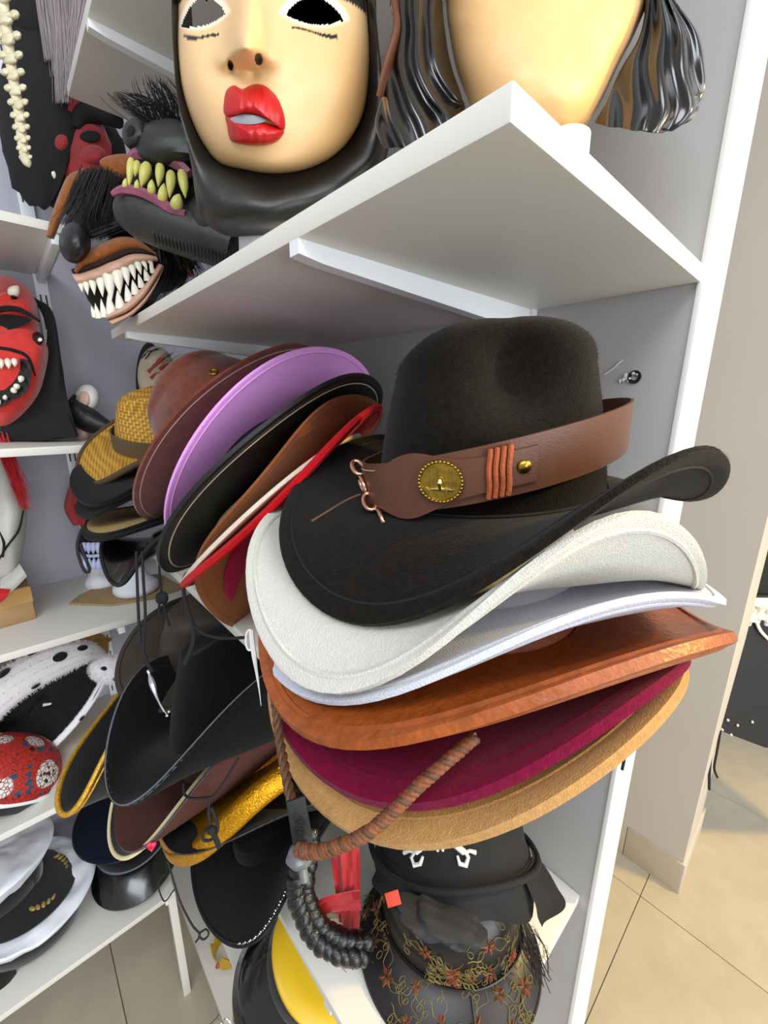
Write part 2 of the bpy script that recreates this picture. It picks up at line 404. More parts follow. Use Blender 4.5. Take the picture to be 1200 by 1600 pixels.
h3, _ = hat('cowboy_hat', 'lower of the two white felt cowboy hats, resting on the orange leather hat', F3, whitefelt2, nest(.03, .88), GS, th=.005, seam=whitefelt2, p=2.2)
h4, _ = hat('cowboy_hat', 'orange-brown leather cowboy hat stacked under the white hats', F4, leather_o, nest(.02, .86), GS, th=.008, seam=leather_o)
h5, _ = hat('felt_hat', 'burgundy felt hat between the orange leather and tan hats', F5, burg, nest(.035, .84), GS, th=.0085, stitch=burg)
h6, _ = hat('felt_hat', 'tan felt hat at the bottom of the right stack', F6, tanfelt, nest(.025, .82), GS, th=.009, stitch=tanfelt)
felt_nap(black_hat, F1, KC, blackfelt, 7000, .006, crown=True)
felt_nap(h2, F2, nest(.055), whitefelt, 4000, .006, 2.7, L=.002); felt_nap(h5, F5, nest(.035, .84), burg, 6000, .0085); felt_nap(h6, F6, nest(.025, .82), tanfelt, 6000, .009)
# leather band and trimmings of the black hat
def bandp(t, z, o): return Vector(((.100+o)*cos(t)+.001, (.084+o)*sin(t), .034-.016*cos(t)+.014*sin(t)+z))
def bandstrip(t0, t1, lo, hi, o, th=.0018, n=60, closed=False):
    rows = [[], [], [], []]; N = n if closed else n+1
    for j in range(N):
        q = j/n; t = lerp(t0, t1, q); a, b = lo(q), hi(q)
        for i, (z, oo) in enumerate(((a, o), (b, o), (b, o+th), (a, o+th))): rows[i].append(bandp(t, z, oo))
    g = G().grid(rows, cu=closed, cv=True)
    if not closed:
        k = len(g.v); N2 = N; g.f += [(0, N2, 2*N2, 3*N2), (N2-1, 4*N2-1, 3*N2-1, 2*N2-1)]
    return g
bd = mk('hat_band', bandstrip(0, 2*pi, lambda q: -.0178, lambda q: .0178, .009, .002, 120, True), brownleather, black_hat)
R_ = radians
def bul(q): return .011+.011*gs(q-.42, .19)
mk('band_strap', bandstrip(R_(-8), R_(69), lambda q: -bul(q), lambda q: bul(q), .0112, .0022, 70), brownleather, bd)
mk('edge_seam', G().tube([bandp(R_(lerp(-25, 20, i/40)), .0128, .0115) for i in range(41)], .0005, 5), whitethread, bd)
for k in range(4):                      # rust cord wrapped round the strap
    t = R_(53.5+k*2.1)
    pts = [bandp(t+R_(.2)*sin(i), lerp(-.0155, .0155, i/8), .0138+.0012*sin(pi*i/8)) for i in range(9)]
    mk('lacing', G().tube(pts, .0017, 7), lace, bd)
def onband(t, z, o): 
    c = bandp(t, z, o); n = Vector((cos(t)/.100, sin(t)/.084, 0)).normalized(); return frame(c, n, (0, 0, 1))
rv = mk('rivet', G().lathe([(.0046, 0), (.0044, .0012), (.003, .0026), (.0, .003)], 16), brass, bd); rv.matrix_local = onband(R_(64.5), 0, .0134)
M = onband(R_(37.5), .001, .0136)
bg = mk('badge', G().lathe([(.0, .0006), (.0118, .0006), (.0122, .0014), (.0136, .0014), (.0138, 0)], 40, ell=1.08), brass, bd); bg.matrix_local = M
g = G()
for k in range(34): a = 2*pi*k/34; g.ball((.0129*cos(a), .0129*1.08*sin(a), .0018), .0012, 6, 4)
mk('badge_rope_rim', g, brass, bg)
g = G()
g.tube([(-.006, 0, .0014), (-.003, 0, .0024), (.0, 0, .003), (.002, 0, .0026)], [.0009, .0014, .0022, .0012], 8)
for s in (1, -1): g.tube([(-.0045, s*.0008, .0016), (-.0045, s*.004, .0018), (-.0052, s*.0075, .0016), (-.0040, s*.0095, .0012)], [.0014, .0013, .0009, .0003], 7)
mk('longhorn_relief', g, mat('bright_brass', 'd8c27a', .25, metal=1), bg)
g = G()
for k in range(-4, 5):
    if abs(k) > 0: g.tube([(.0004*k*k*.2-.009+i*.0022, k*.0024+.0004*sin(i*1.7+k), .0009) for i in range(9) if hypot(-.009+i*.0022, k*.0024) < .0112], .0003, 4) if abs(k) < 4 else None
mk('engraved_lines', g, brass, bg)
for k in range(4):                      # copper chain on the front of the band
    q = k/3; c = bandp(R_(-16+q*26), lerp(.014, -.022, q), .0145); t = R_(-16+q*26)
    a = k*pi/2*.9; n = Vector((cos(t), sin(t), 0)); d = (bandp(R_(10), -.022, .0145)-bandp(R_(-16), .014, .0145)).normalized(); b = (n*cos(a)+n.cross(d)*sin(a)).normalized()
    pts = [c+d*.0080*cos(w)+b*.0046*sin(w) for w in [2*pi*i/20 for i in range(21)]]
    mk('chain_link', G().tube(pts, .0019, 8), rosegold, bd)
Mi = M1.inverted()
mk('loose_lace', G().tube(smoothpath([Mi @ fd(*q) for q in ((563, 772, .300), (540, 782, .292), (515, 797, .283), (487, 814, .276))]), [.0007]*18+[.0012], 6), braidm, black_hat)
cl = mk('crown_seam', G().tube([Vector((.1012*cos(t), .0852*sin(t), .0042)) for t in [2*pi*i/80 for i in range(81)]], .0011, 6), blackthread, black_hat)

# ------------------------------------------------------------------ hats leaning in the middle of the shelf
suede = mat('rust_suede', '6e3626', .95, .35, 500, .3, 60, sheen=.3, spec=.15); pink = felt('pink_felt', 'eca4f0', .04); pinkb = pink
blackl = mat('black_suede_leather', '0f1010', .6, .3, 300, .3, 60); brownf = felt('brown_felt', '875230', .12)
cream = felt('cream_felt', 'e2d9c4', .05); redf = felt('red_felt', 'c01219', .15); magf = felt('magenta_felt', 'a70d3c', .12)
GL = 'hats leaning in a row in the middle of the shelf'
U1 = dict(c=(0.2799,0.6515,1.5503),ax=(-0.389,0.651,0.652),fr=(-0.718,0.229,-0.658),A=0.1821,B=0.1641,k=(-0.0019,-0.0003,-0.0012,0.0008,0.0010))
U2 = dict(c=(0.2957,0.5428,1.5178),ax=(-0.237,0.818,0.524),fr=(-0.701,0.229,-0.676),A=0.1810,B=0.1645,k=(-0.0048,-0.0034,0.0018,0.0009,-0.0009))
U3 = dict(c=(0.2692,0.4965,1.5064),ax=(-0.323,0.660,0.678),fr=(-0.802,0.189,-0.566),A=0.1788,B=0.1585,k=(0.0000,-0.0029,-0.0003,-0.0017,-0.0028))
U4 = dict(c=(0.2834,0.4700,1.4648),ax=(-0.413,0.786,0.459),fr=(-0.588,0.154,-0.794),A=0.1697,B=0.1558,k=(-0.0090,0.0058,-0.0030,0.0009,-0.0092))
U5 = dict(c=(0.2393,0.4658,1.4811),ax=(-0.456,0.462,0.761),fr=(-0.756,0.250,-0.605),A=0.1360,B=0.1400,k=(-0.0043,0.0009,0.0012,-0.0007,-0.0006))
U6 = dict(c=(0.2542,0.4507,1.4893),ax=(-0.462,0.521,0.718),fr=(-0.714,0.262,-0.650),A=0.1566,B=0.1496,k=(0.0038,0.0012,0.0031,0.0021,-0.0002))
U7 = dict(c=(0.2430,0.4690,1.4360),ax=(-0.429,0.758,0.492),fr=(-0.610,0.159,-0.776),A=0.0950,B=0.0860,k=(-0.0054,-0.0021,0.0001,-0.0007,-0.0013))
KS = dict(ca=.120, cb=.110, h=.140, top=.70, pinch=.006, crease=.02, rd=.30, flat=.5)
su, MS = hat('suede_hat', 'rust-brown suede hat with brass eyelet, leftmost of the leaning hats', U1, suede, KS, GL, th=.005, stitch=whitethread)
g = G(); c0 = crown_pt(radians(62), .30, KS); n0 = Vector((cos(radians(62)), sin(radians(62)), .1)).normalized()
ey = G().grid([[Vector(((.0052+.0016*cos(b))*cos(a), (.0052+.0016*cos(b))*sin(a), .0012*sin(b))) for a in [2*pi*i/18 for i in range(18)]] for b in [2*pi*i/8 for i in range(8)]], True, True)
Mi = MS.inverted()
def hitcrown(px, py, K, M, d0=.4, d1=.8):
    """point of a crown surface seen through a pixel (where the eyelet or tag sits on the real crown)"""
    best = None
    for i in range(0, 360, 4):
        for v in range(1, 20):
            P = M @ crown_pt(radians(i), v/20, K); q = P-CAM; w = q.dot(FW); x = 600+FOC*q.dot(RT)/w; y = 800-FOC*q.dot(UP)/w
            e = hypot(x-px, y-py)
            if e < 9 and (best is None or w < best[0]): best = (w, P, radians(i), v/20)
    return best
hb = hitcrown(333, 576, KS, MS)
if hb:
    n = (crown_pt(hb[2]+.05, hb[3], KS)-crown_pt(hb[2]-.05, hb[3], KS)).cross(crown_pt(hb[2], hb[3]+.05, KS)-crown_pt(hb[2], hb[3]-.05, KS)).normalized()
    o = mk('eyelet', ey, brass, su); o.matrix_local = frame(crown_pt(hb[2], hb[3], KS)+n*.0012, n, (0, 0, 1))
pk, MP = hat('felt_hat', 'pink felt hat leaning between the rust suede hat and the black hat', U2, pink, dict(ca=.098, cb=.084, h=.10, top=.86, rd=.25), GL, th=.005, seam=pink)
tagm = mat('pale_tag', 'e9c9d6', .6); hb = hitcrown(272, 725, dict(ca=.098, cb=.084, h=.10, top=.86, rd=.25), MP)
kk = dict(ca=.098, cb=.084, h=.10, top=.86, rd=.25)
if hb:
    u = (crown_pt(hb[2]+.05, hb[3], kk)-crown_pt(hb[2]-.05, hb[3], kk)).normalized(); n = u.cross(crown_pt(hb[2], hb[3]+.05, kk)-crown_pt(hb[2], hb[3]-.05, kk)).normalized()
    o = mk('brand_tag', G().box(-.011, -.012, 0, .011, .012, .001, .0004), tagm, pk); o.matrix_local = frame(crown_pt(hb[2], hb[3], kk)+n*.001, n, (0, 0, 1))
    lg = G(); lg.tube([(-.001, -.007, .0013), (-.002, -.002, .0014), (-.001, .004, .0014), (.002, .008, .0013)], [.0012, .0022, .0018, .0008], 6, flat=.5)
    for y in (-.005, -.001, .004): lg.tube([(-.001, y, .0013), (-.005, y+.001, .0013), (-.0075, y+.0025, .0012)], .0007, 5)
    lg.tube([(.001, .007, .0013), (.005, .008, .0013), (.0065, .004, .0012)], .0005, 5)
    mk('animal_emblem', lg, blackthread, o)
hat('cowboy_hat', 'black suede-leather hat with stitched edge leaning behind the brown felt hat', U3, blackl, nest(.06, .9), GL, th=.006, stitch=whitethread, seam=blackl)
hat('felt_hat', 'brown felt hat leaning between the black hat and the cream-edged hat', U4, brownf, nest(.05, .86), GL, th=.004, seam=brownf)
hat('felt_hat', 'thin cream felt hat seen edge-on above the red hat', U5, cream, nest(.03, .8), GL, th=.005)
hat('felt_hat', 'bright red felt hat seen edge-on beside the black hat brim', U6, redf, nest(.03, .8), GL, th=.006, seam=redf)
hat('felt_hat', 'magenta felt hat with rounded brim peeping out below the red hat', U7, magf, nest(.02, .5), GL, th=.005)

# ------------------------------------------------------------------ hats piled at the far end of the shelf
straw = mat('woven_straw', 'c4922f', .7, weave=60); strawb = mat('brown_binding', '4e3a22', .85, .3, 400); blackc = felt('black_cloth', '0d0d10', .3)
tanl = felt('tan_lining', 'a98a55', .2); patent = mat('black_patent', '0b0b0d', .22, .15, 60, coat=.6)
GP = 'hats piled at the far end of the shelf'
T1 = dict(c=(0.2259,0.8328,1.5260),ax=(-0.096,-0.264,0.960),fr=(-0.953,0.301,-0.013),A=0.1421,B=0.1391,k=(-0.0280,-0.0098,-0.0013,-0.0056,0.0058))
T2 = dict(c=(0.2242,0.8053,1.4688),ax=(0.102,0.170,0.980),fr=(-0.875,-0.453,0.169),A=0.1547,B=0.1427,k=(-0.0255,-0.0050,-0.0080,0.0002,-0.0042))
T3 = dict(c=(0.2259,0.8040,1.4600),ax=(-0.036,0.120,0.992),fr=(-0.962,-0.272,-0.002),A=0.1550,B=0.1440,k=(-0.0219,0.0008,-0.0023,0.0010,-0.0028))
T4 = dict(c=(0.2259,0.7858,1.4128),ax=(0.032,0.175,0.984),fr=(-0.931,-0.353,0.093),A=0.1506,B=0.1389,k=(-0.0161,0.0001,0.0007,-0.0013,-0.0025))
T5 = dict(c=(0.2338,0.7677,1.3711),ax=(-0.120,0.102,0.988),fr=(-0.857,0.491,-0.155),A=0.1474,B=0.1394,k=(-0.0106,-0.0009,0.0104,-0.0084,0.0208))
KT = dict(ca=.085, cb=.075, h=.11, top=.80, pinch=.012, crease=.02, rd=.25)
st, MT = hat('straw_hat', 'golden woven straw hat with brown edge, on top of the far pile', T1, straw, KT, GP, th=.004, bind=strawb, bind_r=.005)
mk('ribbon_band', ring_band(.082, .072, .006, .034, .003, .002), mat('grey_brown_ribbon', '5c4a33', .9, .4, 300), st)
hat('felt_hat', 'black cloth hat directly under the straw hat', T2, blackc, nest(.03, .8), GP, th=.010)
hat('felt_hat', 'black cloth hat in the middle of the far pile, below another black hat', T3, blackc, nest(.02, .78), GP, th=.008)
t4, M4 = hat('lined_hat', 'black hat with curled brim showing its tan felt side', T4, tanl, nest(.02, .8), GP, th=.004, p=2.2)
mk('black_outer', brim_mesh(dict(T4, A=.1545, B=.143), .085, .072, .006, 2.2), blackc, t4).location = (0, 0, -.0065)
for q in ('edge_binding',): mk(q, rim_tube(T4, .08, .067, 1.01, 0, .0035, 2.2), blackc, t4)
hat('leather_hat', 'shiny black leather hat with wavy rim at the bottom of the far pile', T5, patent, nest(.02, .8), GP, th=.005, bind=blackl, bind_r=.004)
g = G().tube(smoothpath([fd(*q) for q in ((128, 826, .62), (121, 850, .61), (124, 872, .61), (133, 893, .61), (140, 890, .61), (133, 870, .61), (126, 850, .61))]), .0022, 7)
tag(mk('hat_cord', g, blackcord), 'looped black cord hanging from the tan-lined hat', 'cord')
for i, pts in enumerate((((213, 862), (214, 900), (216, 950), (219, 1000), (226, 1030), (236, 1046)), ((222, 862), (224, 905), (227, 960), (224, 1010), (229, 1032), (238, 1050)))):
    g = G().tube(smoothpath([fd(x, y, .56-.0004*(y-860)) for x, y in pts]), .0018, 7)
    tag(mk('hat_cord', g, blackcord), ('left' if i == 0 else 'right')+' one of two black cords hanging from the shiny leather hat', 'cord', 'cords of the shiny leather hat')
g = G().tube(smoothpath([fd(*q) for q in ((300, 893, .50), (289, 900, .49), (287, 925, .485), (294, 955, .48), (301, 975, .475), (302, 1000, .47), (296, 1020, .47), (288, 1038, .468))]), .0023, 7)
g.tube(smoothpath([fd(*q) for q in ((301, 975, .475), (318, 990, .47), (345, 997, .468), (383, 996, .465))]), .0019, 7)
tag(mk('hat_cord', g, blackcord), 'black forked cord hanging from the red hat over the big black felt hat', 'cord')

# ------------------------------------------------------------------ hats on the lower shelf
greyfelt = felt('charcoal_felt', '11110e', .4); bluegrey = mat('grey_piping', '5d6470', .7, .3, 400); brownt = mat('brown_tricorn_cloth', '4a241b', .85, .3, 400, .2, 70)
goldb = mat('gold_braid', 'd8a63a', .42, .6, 500, .3, 200, metal=.6); gold = mat('gold_lame', 'd79a16', .33, .9, 420, .35, 260, metal=.75)
creamedge = mat('cream_piping', 'e6d6a8', .6); velvet = mat('black_velvet', '0d0c0d', .95, .2, 400, sheen=.3)
GK = 'hats heaped on the lower shelf'
K1 = dict(c=(0.1964,0.5150,1.2028),ax=(0.122,0.392,0.912),fr=(-0.934,-0.267,0.239),A=0.1686,B=0.1453,k=(-0.0505,-0.0035,-0.0116,0.0042,0.0000), drop=.045, dq=4)
K2 = dict(c=(0.0884,0.7189,1.1054),ax=(-0.334,0.151,0.930),fr=(-0.732,-0.664,-0.155),A=0.1553,B=0.0540,k=(-0.0152,0.0108,-0.0050,-0.0087,-0.0001), drop=.085, dq=.9)
K3 = dict(c=(0.1795,0.5324,1.1483),ax=(-0.217,0.276,0.936),fr=(-0.975,-0.025,-0.219),A=0.1662,B=0.1472,k=(-0.0392,-0.0022,-0.0009,-0.0052,0.0026), drop=.032, dq=4)
K4 = dict(c=(0.2122,0.5048,1.1151),ax=(-0.201,0.189,0.961),fr=(-0.956,0.176,-0.235),A=0.1551,B=0.1371,k=(-0.0369,-0.0027,-0.0011,-0.0055,0.0026))
K5 = dict(c=(0.2132,0.4630,1.0399),ax=(0.471,0.408,0.782),fr=(-0.808,-0.154,0.568),A=0.1534,B=0.1358,k=(-0.0283,0.0019,-0.0026,0.0023,-0.0028))
K6 = dict(c=(0.2107,0.4631,1.0218),ax=(-0.451,0.131,0.883),fr=(-0.892,-0.102,-0.440),A=0.1408,B=0.1281,k=(-0.0298,-0.0072,-0.0002,-0.0071,0.0038))
K7 = dict(c=(0.2192,0.6878,1.1720),ax=(0.032,-0.194,0.980),fr=(-0.986,-0.169,-0.001),A=0.1485,B=0.1380,k=(-0.0200,0.0031,0.0006,-0.0000,-0.0007))
hat('felt_hat', 'large charcoal felt hat with tall crown and grey piped brim on the heap', K1, greyfelt, dict(ca=.100, cb=.088, h=.150, top=.80, pinch=.01, crease=.03, rd=.24), GK, th=.005, bind=bluegrey, bind_r=.0024, seam=greyfelt, p=2.8)
k2, MK2 = hat('pirate_hat', 'narrow black pirate hat with gold braid edge left of the charcoal hat', K2, velvet, dict(ca=.085, cb=.022, h=.03, top=.8), GK, th=.004, bind=goldb, bind_r=.0036)
k2.children[1].location = (0, 0, -.085)
mk('inner_trim', rim_tube(K2, .085, .022, .93, .0025, .0016), goldb, k2)
hat('tricorn_hat', 'dark brown cloth tricorn under the charcoal felt hat', K3, brownt, nest(.03, .8), GK, th=.003, bind=bluegrey, bind_r=.0014, p=3)
K3b = dict(K3, c=(0.176, 0.547, 1.128), A=.170, B=.138)
hat('tricorn_hat', 'black tricorn with cream piped edge mostly hidden under the brown tricorn', K3b, velvet, nest(.02, .76), GK, th=.003, bind=creamedge, bind_r=.0024, p=3)
k4, _ = hat('tricorn_hat', 'shiny gold lame hat with curled brim under the brown tricorn', K4, gold, nest(.02, .76), GK, th=.004, seam=gold, p=2.6)
pts = [brim_pt(K4, .076, .064, radians(lerp(14, 92, i/40)), 1.0, 2.6)+Vector((0, .004, -.010*sin(pi*min(1, i/30)/2))) for i in range(41)]
mk('rolled_edge', G().tube(pts, [.0015+.0125*sin(pi*min(1, i/26)/2)**1.2 for i in range(41)], 14), gold, k4)
hat('tricorn_hat', 'black felt hat with frayed grey edge just below the gold hat', K5, blackc, nest(.02, .76), GK, th=.003, bind=mat('frayed_grey_edge', '3f3d38', .9, .8, 300), bind_r=.0014, p=1.8)
k6, MK6 = hat('tricorn_hat', 'black felt tricorn with silver sequin edge, lowest of the heap', K6, blackc, nest(.02, .74), GK, th=.005, seam=blackc, p=1.7)
silver = mat('silver_sequin', 'd9d9d6', .2, metal=1); g = G()
for i in range(46):
    t = radians(28+i*1.5); P = brim_pt(K6, .074, .062, t, .985, 1.7)+Vector((0, 0, .0035+.0012*sin(i*2.1))); g.ball(P, (.0013, .0013, .001), 6, 4)
mk('sequin_edge', g, silver, k6)
bushm = mat('olive_waxed_cloth', '3a3127', .62, .35, 90, .22, 25)
hat('bush_hat', 'olive-brown waxed bush hat with toggle cord behind the charcoal hat', dict(K7, c=(0.2192,0.6878,1.185)), bushm, dict(ca=.088, cb=.078, h=.10, top=.88, rd=.3, pinch=.01), GK, th=.004, stitch=blackthread)
g = G().tube(smoothpath([fd(*q) for q in ((248, 870, .60), (250, 905, .59), (252, 925, .585), (248, 955, .575), (254, 972, .57), (253, 985, .57))]), .0016, 6)
g.tube(smoothpath([fd(*q) for q in ((250, 905, .59), (253, 930, .585), (258, 955, .575), (265, 978, .565))]), .0016, 6)
g.ball(fd(250, 935, .58), (.006, .006, .009), 12, 8).ball(fd(256, 934, .58), (.006, .006, .009), 12, 8)
tag(mk('toggle_cord', g, blackcord), 'black cord with round toggle on the olive bush hat', 'cord')
# ------------------------------------------------------------------ cords and tags on the right stack
def helix(path, r, R, turns, ph):
    pts = smoothpath(path, 14); m = len(pts); out = []
    n = (pts[1]-pts[0]).orthogonal().normalized()
    for i in range(m):
        t = (pts[min(i+1, m-1)]-pts[max(i-1, 0)]).normalized(); n = (n-t*n.dot(t)).normalized(); b = t.cross(n); a = ph+2*pi*turns*i/(m-1)
        out.append(pts[i]+(n*cos(a)+b*sin(a))*R)
    return G().tube(out, r, 7)
cc = thing('chin_cord', 'twisted brown chin cord hanging in a loop under the tan felt hat', 'cord', Matrix.Translation(fd(470, 1330, .225)))
Mi = cc.matrix_world.inverted()
pa = [Mi @ fd(*q) for q in ((742, 1152, .232), (700, 1188, .226), (650, 1232, .222), (610, 1272, .219), (570, 1304, .217), (530, 1322, .219), (495, 1331, .222), (466, 1328, .226))]
rust2 = mat('rust_cord', '7a4526', .7, .5, 500, .3, 200)
for k in range(3): mk('rope_strand', helix(pa, .0021, .0019, 15, k*2*pi/3), rust2 if k else braidm, cc)
pb = [Mi @ fd(*q) for q in ((427, 1075, .30), (431, 1105, .29), (436, 1150, .28), (444, 1195, .265), (453, 1240, .25), (464, 1279, .24))]
for k in range(3): mk('braid_strand', helix(pb, .0016, .0017, 5, k*2*pi/3), braidm, cc)
tb = mk('leather_tab', G().box(-.0022, -.0055, -.017, .0005, .0055, .018, .0008), blackl, cc); tb.matrix_world = facing(fd(471, 1302, .236), 0, .5, .12)
st_ = mk('plastic_stopper', G().lathe([(0, .006), (.0055, .005), (.0085, 0), (.006, -.004), (.0025, -.005), (.0025, -.013), (0, -.0135)], 18), mat('clear_grey_plastic', '66696d', .3), cc)
st_.matrix_world = facing(fd(470, 1337, .232), 0, .4, .1)
ring = G()
for y in (1284, 1300): ring.tube([Mi @ (fd(468+6*cos(a), y+6*sin(a), .2335)) for a in [2*pi*i/14 for i in range(15)]], .0006, 5)
mk('eyelet', ring, blackthread, cc)
g = G().tube(smoothpath([fd(*q) for q in ((393, 985, .372), (394, 1000, .37), (398, 1030, .368), (404, 1070, .366), (408, 1103, .364))]), [.0022]*12+[.002, .0018, .0015, .0013, .0012, .001, .0008, .0006, .0005, .0004, .0003, .0003, .0002][:13], 6)
g.tube([fd(390+6*cos(a), 1000+16*sin(a), .371) for a in [2*pi*i/18 for i in range(19)]], .0010, 6)
tag(mk('price_tag_pin', g, mat('white_plastic', 'eeeeea', .4)), 'white plastic tag pin hanging left of the orange leather hat', 'tag pin')
g = G().tube(smoothpath([fd(*q) for q in ((332, 0, 0),)]) if False else smoothpath([fd(*q) for q in ((231, 1047, .47), (236, 1062, .465), (243, 1084, .457), (250, 1100, .45), (257, 1112, .446))]), [.0013, .0018, .0015, .0012, .0016, .0022, .0026, .003, .0032, .003, .0026, .0022, .0018, .0016, .0014, .0012]+[.001]*9, 7)
g.ball(fd(261, 1118, .444), .0018, 8, 6).ball(fd(264, 1112, .444), .0016, 8, 6).tube([fd(257, 1111, .446), fd(261, 1117, .445)], .0007, 5)
tag(mk('silver_ornament', g, mat('lilac_silver', 'c9c8d6', .25, metal=.85)), 'small silver figure ornament hanging on the charcoal felt hat crown', 'ornament')
g = G()
for pts in (((1000, 1125, .47), (997, 1140, .47), (988, 1160, .47), (985, 1175, .47)), ((983, 1130, .47), (984, 1150, .47), (978, 1175, .47), (972, 1203, .47))):
    g.tube(smoothpath([fd(*q) for q in pts]), .0016, 6)
g.tube([fd(1000, 1127, .47), fd(992, 1122, .468), fd(983, 1131, .47)], .0016, 6)
tag(mk('lace_ends', g, blackcord), 'dark cord ends dangling in front of the white partition edge', 'cord')
kn = G().tube(smoothpath([fd(*q) for q in ((286, 1225, .46), (288, 1240, .455), (297, 1247, .45), (318, 1247, .445), (332, 1244, .44), (348, 1225, .435), (372, 1185, .43))]), .0014, 6)
kn.tube(smoothpath([fd(*q) for q in ((328, 1245, .44), (326, 1270, .438), (328, 1292, .436), (318, 1300, .436), (318, 1312, .436), (330, 1312, .435), (340, 1298, .435), (338, 1282, .436), (330, 1262, .437))]), .0016, 6)
kn.tube(smoothpath([fd(*q) for q in ((330, 1296, .434), (336, 1308, .432), (343, 1325, .432))]), [.0028]*12+[.002], 6).ball(fd(331, 1297, .434), (.005, .004, .004), 10, 6)
tag(mk('knotted_cord', kn, blackcord), 'black knotted cord lying over the gold lame hat', 'cord')
g = G().tube(smoothpath([fd(*q) for q in ((262, 1345, .52), (270, 1372, .52), (282, 1410, .515), (300, 1445, .51), (312, 1460, .51), (306, 1472, .51))]), .0012, 6)
g.tube(smoothpath([fd(*q) for q in ((312, 1458, .51), (322, 1452, .51), (326, 1460, .51), (318, 1468, .51), (310, 1462, .51))]), .0012, 6)
g.tube(smoothpath([fd(*q) for q in ((258, 1366, .52), (248, 1378, .525), (250, 1395, .525), (258, 1408, .525), (272, 1390, .52))]), .0009, 6)
tag(mk('thin_cord', g, blackcord), 'thin black cord hanging from the heap over the white shelf leg', 'cord')

# ------------------------------------------------------------------ patterned materials
def nodes_mat(name, rough=.6):
    m = bpy.data.materials.new(name); m.use_nodes = True; N = m.node_tree.nodes; Lk = m.node_tree.links; b = N['Principled BSDF']; b.inputs['Roughness'].default_value = rough
    tc = N.new('ShaderNodeTexCoord'); return m, N, Lk, b, tc
def vor(N, Lk, tc, scale, feat='F1', rndm=1.0):
    v = N.new('ShaderNodeTexVoronoi'); v.feature = feat; v.inputs['Scale'].default_value = scale; v.inputs['Randomness'].default_value = rndm; Lk.new(tc, v.inputs['Vector']); return v
def thr(N, Lk, src, a, b, inv=False):
    r = N.new('ShaderNodeMapRange'); r.inputs[1].default_value = a; r.inputs[2].default_value = b; r.inputs[3].default_value = 1 if inv else 0; r.inputs[4].default_value = 0 if inv else 1; Lk.new(src, r.inputs[0]); return r.outputs[0]
def mul(N, Lk, a, b):
    m = N.new('ShaderNodeMath'); m.operation = 'MULTIPLY'; Lk.new(a, m.inputs[0]); Lk.new(b, m.inputs[1]); return m.outputs[0]
def mixc(N, Lk, f, a, b):
    m = N.new('ShaderNodeMix'); m.data_type = 'RGBA'; Lk.new(f, m.inputs[0])
    for s, i in ((a, 6), (b, 7)):
        if isinstance(s, str): m.inputs[i].default_value = (*lin(s), 1)
        else: Lk.new(s, m.inputs[i])
    return m.outputs[2]
def noisef(N, Lk, tc, scale, det=3):
    n = N.new('ShaderNodeTexNoise'); n.inputs['Scale'].default_value = scale; n.inputs['Detail'].default_value = det; Lk.new(tc, n.inputs['Vector']); return n
def distort(N, Lk, tc, scale, amt):
    n = noisef(N, Lk, tc, scale); a = N.new('ShaderNodeMix'); a.data_type = 'RGBA'; a.blend_type = 'ADD'; a.inputs[0].default_value = amt; Lk.new(tc, a.inputs[6]); Lk.new(n.outputs['Color'], a.inputs[7]); return a.outputs[2]
# brocade: black satin with gold stems and red blossoms
m, N, Lk, b, tc = nodes_mat('black_brocade', .38); o = tc.outputs['Object']; dd = distort(N, Lk, o, 60, .012)
edge = vor(N, Lk, dd, 120, 'DISTANCE_TO_EDGE'); f1 = vor(N, Lk, dd, 24); fl = vor(N, Lk, o, 24); gate = noisef(N, Lk, o, 24, 2)
stem = mul(N, Lk, thr(N, Lk, edge.outputs['Distance'], .0, .06, True), thr(N, Lk, f1.outputs['Distance'], .42, .52, True))
red = mul(N, Lk, thr(N, Lk, f1.outputs['Distance'], .20, .27, True), thr(N, Lk, gate.outputs['Fac'], .40, .46))
c = mixc(N, Lk, thr(N, Lk, gate.outputs['Fac'], .35, .65), '0e0b0a', '1c1613'); Lk.new(c, b.inputs['Base Color'])
bp = N.new('ShaderNodeBump'); bp.inputs['Strength'].default_value = .4; bp.inputs['Distance'].default_value = .001; Lk.new(gate.outputs['Fac'], bp.inputs['Height']); Lk.new(bp.outputs[0], b.inputs['Normal'])
brocade = m
# cap print: red ground, white skull faces with black eyes, blue flowers
m, N, Lk, b, tc = nodes_mat('skull_flower_print', .7); o = tc.outputs['Object']; v1 = vor(N, Lk, o, 15, rndm=.7); v2 = vor(N, Lk, o, 95); dd = distort(N, Lk, o, 90, .01); v3 = vor(N, Lk, dd, 40); ed = vor(N, Lk, o, 130, 'DISTANCE_TO_EDGE')
wh = mul(N, Lk, thr(N, Lk, v1.outputs['Distance'], .42, .45, True), thr(N, Lk, ed.outputs['Distance'], .05, .09))
c = mixc(N, Lk, thr(N, Lk, v3.outputs['Distance'], .24, .30, True), 'b4261a', '2c4a63'); c = mixc(N, Lk, thr(N, Lk, ed.outputs['Distance'], .02, .05, True), c, '1a1416'); c = mixc(N, Lk, wh, c, 'd9d5cf')
c = mixc(N, Lk, mul(N, Lk, thr(N, Lk, v2.outputs['Distance'], .3, .36, True), thr(N, Lk, v1.outputs['Distance'], .3, .34, True)), c, '151215'); Lk.new(c, b.inputs['Base Color']); skullprint = m

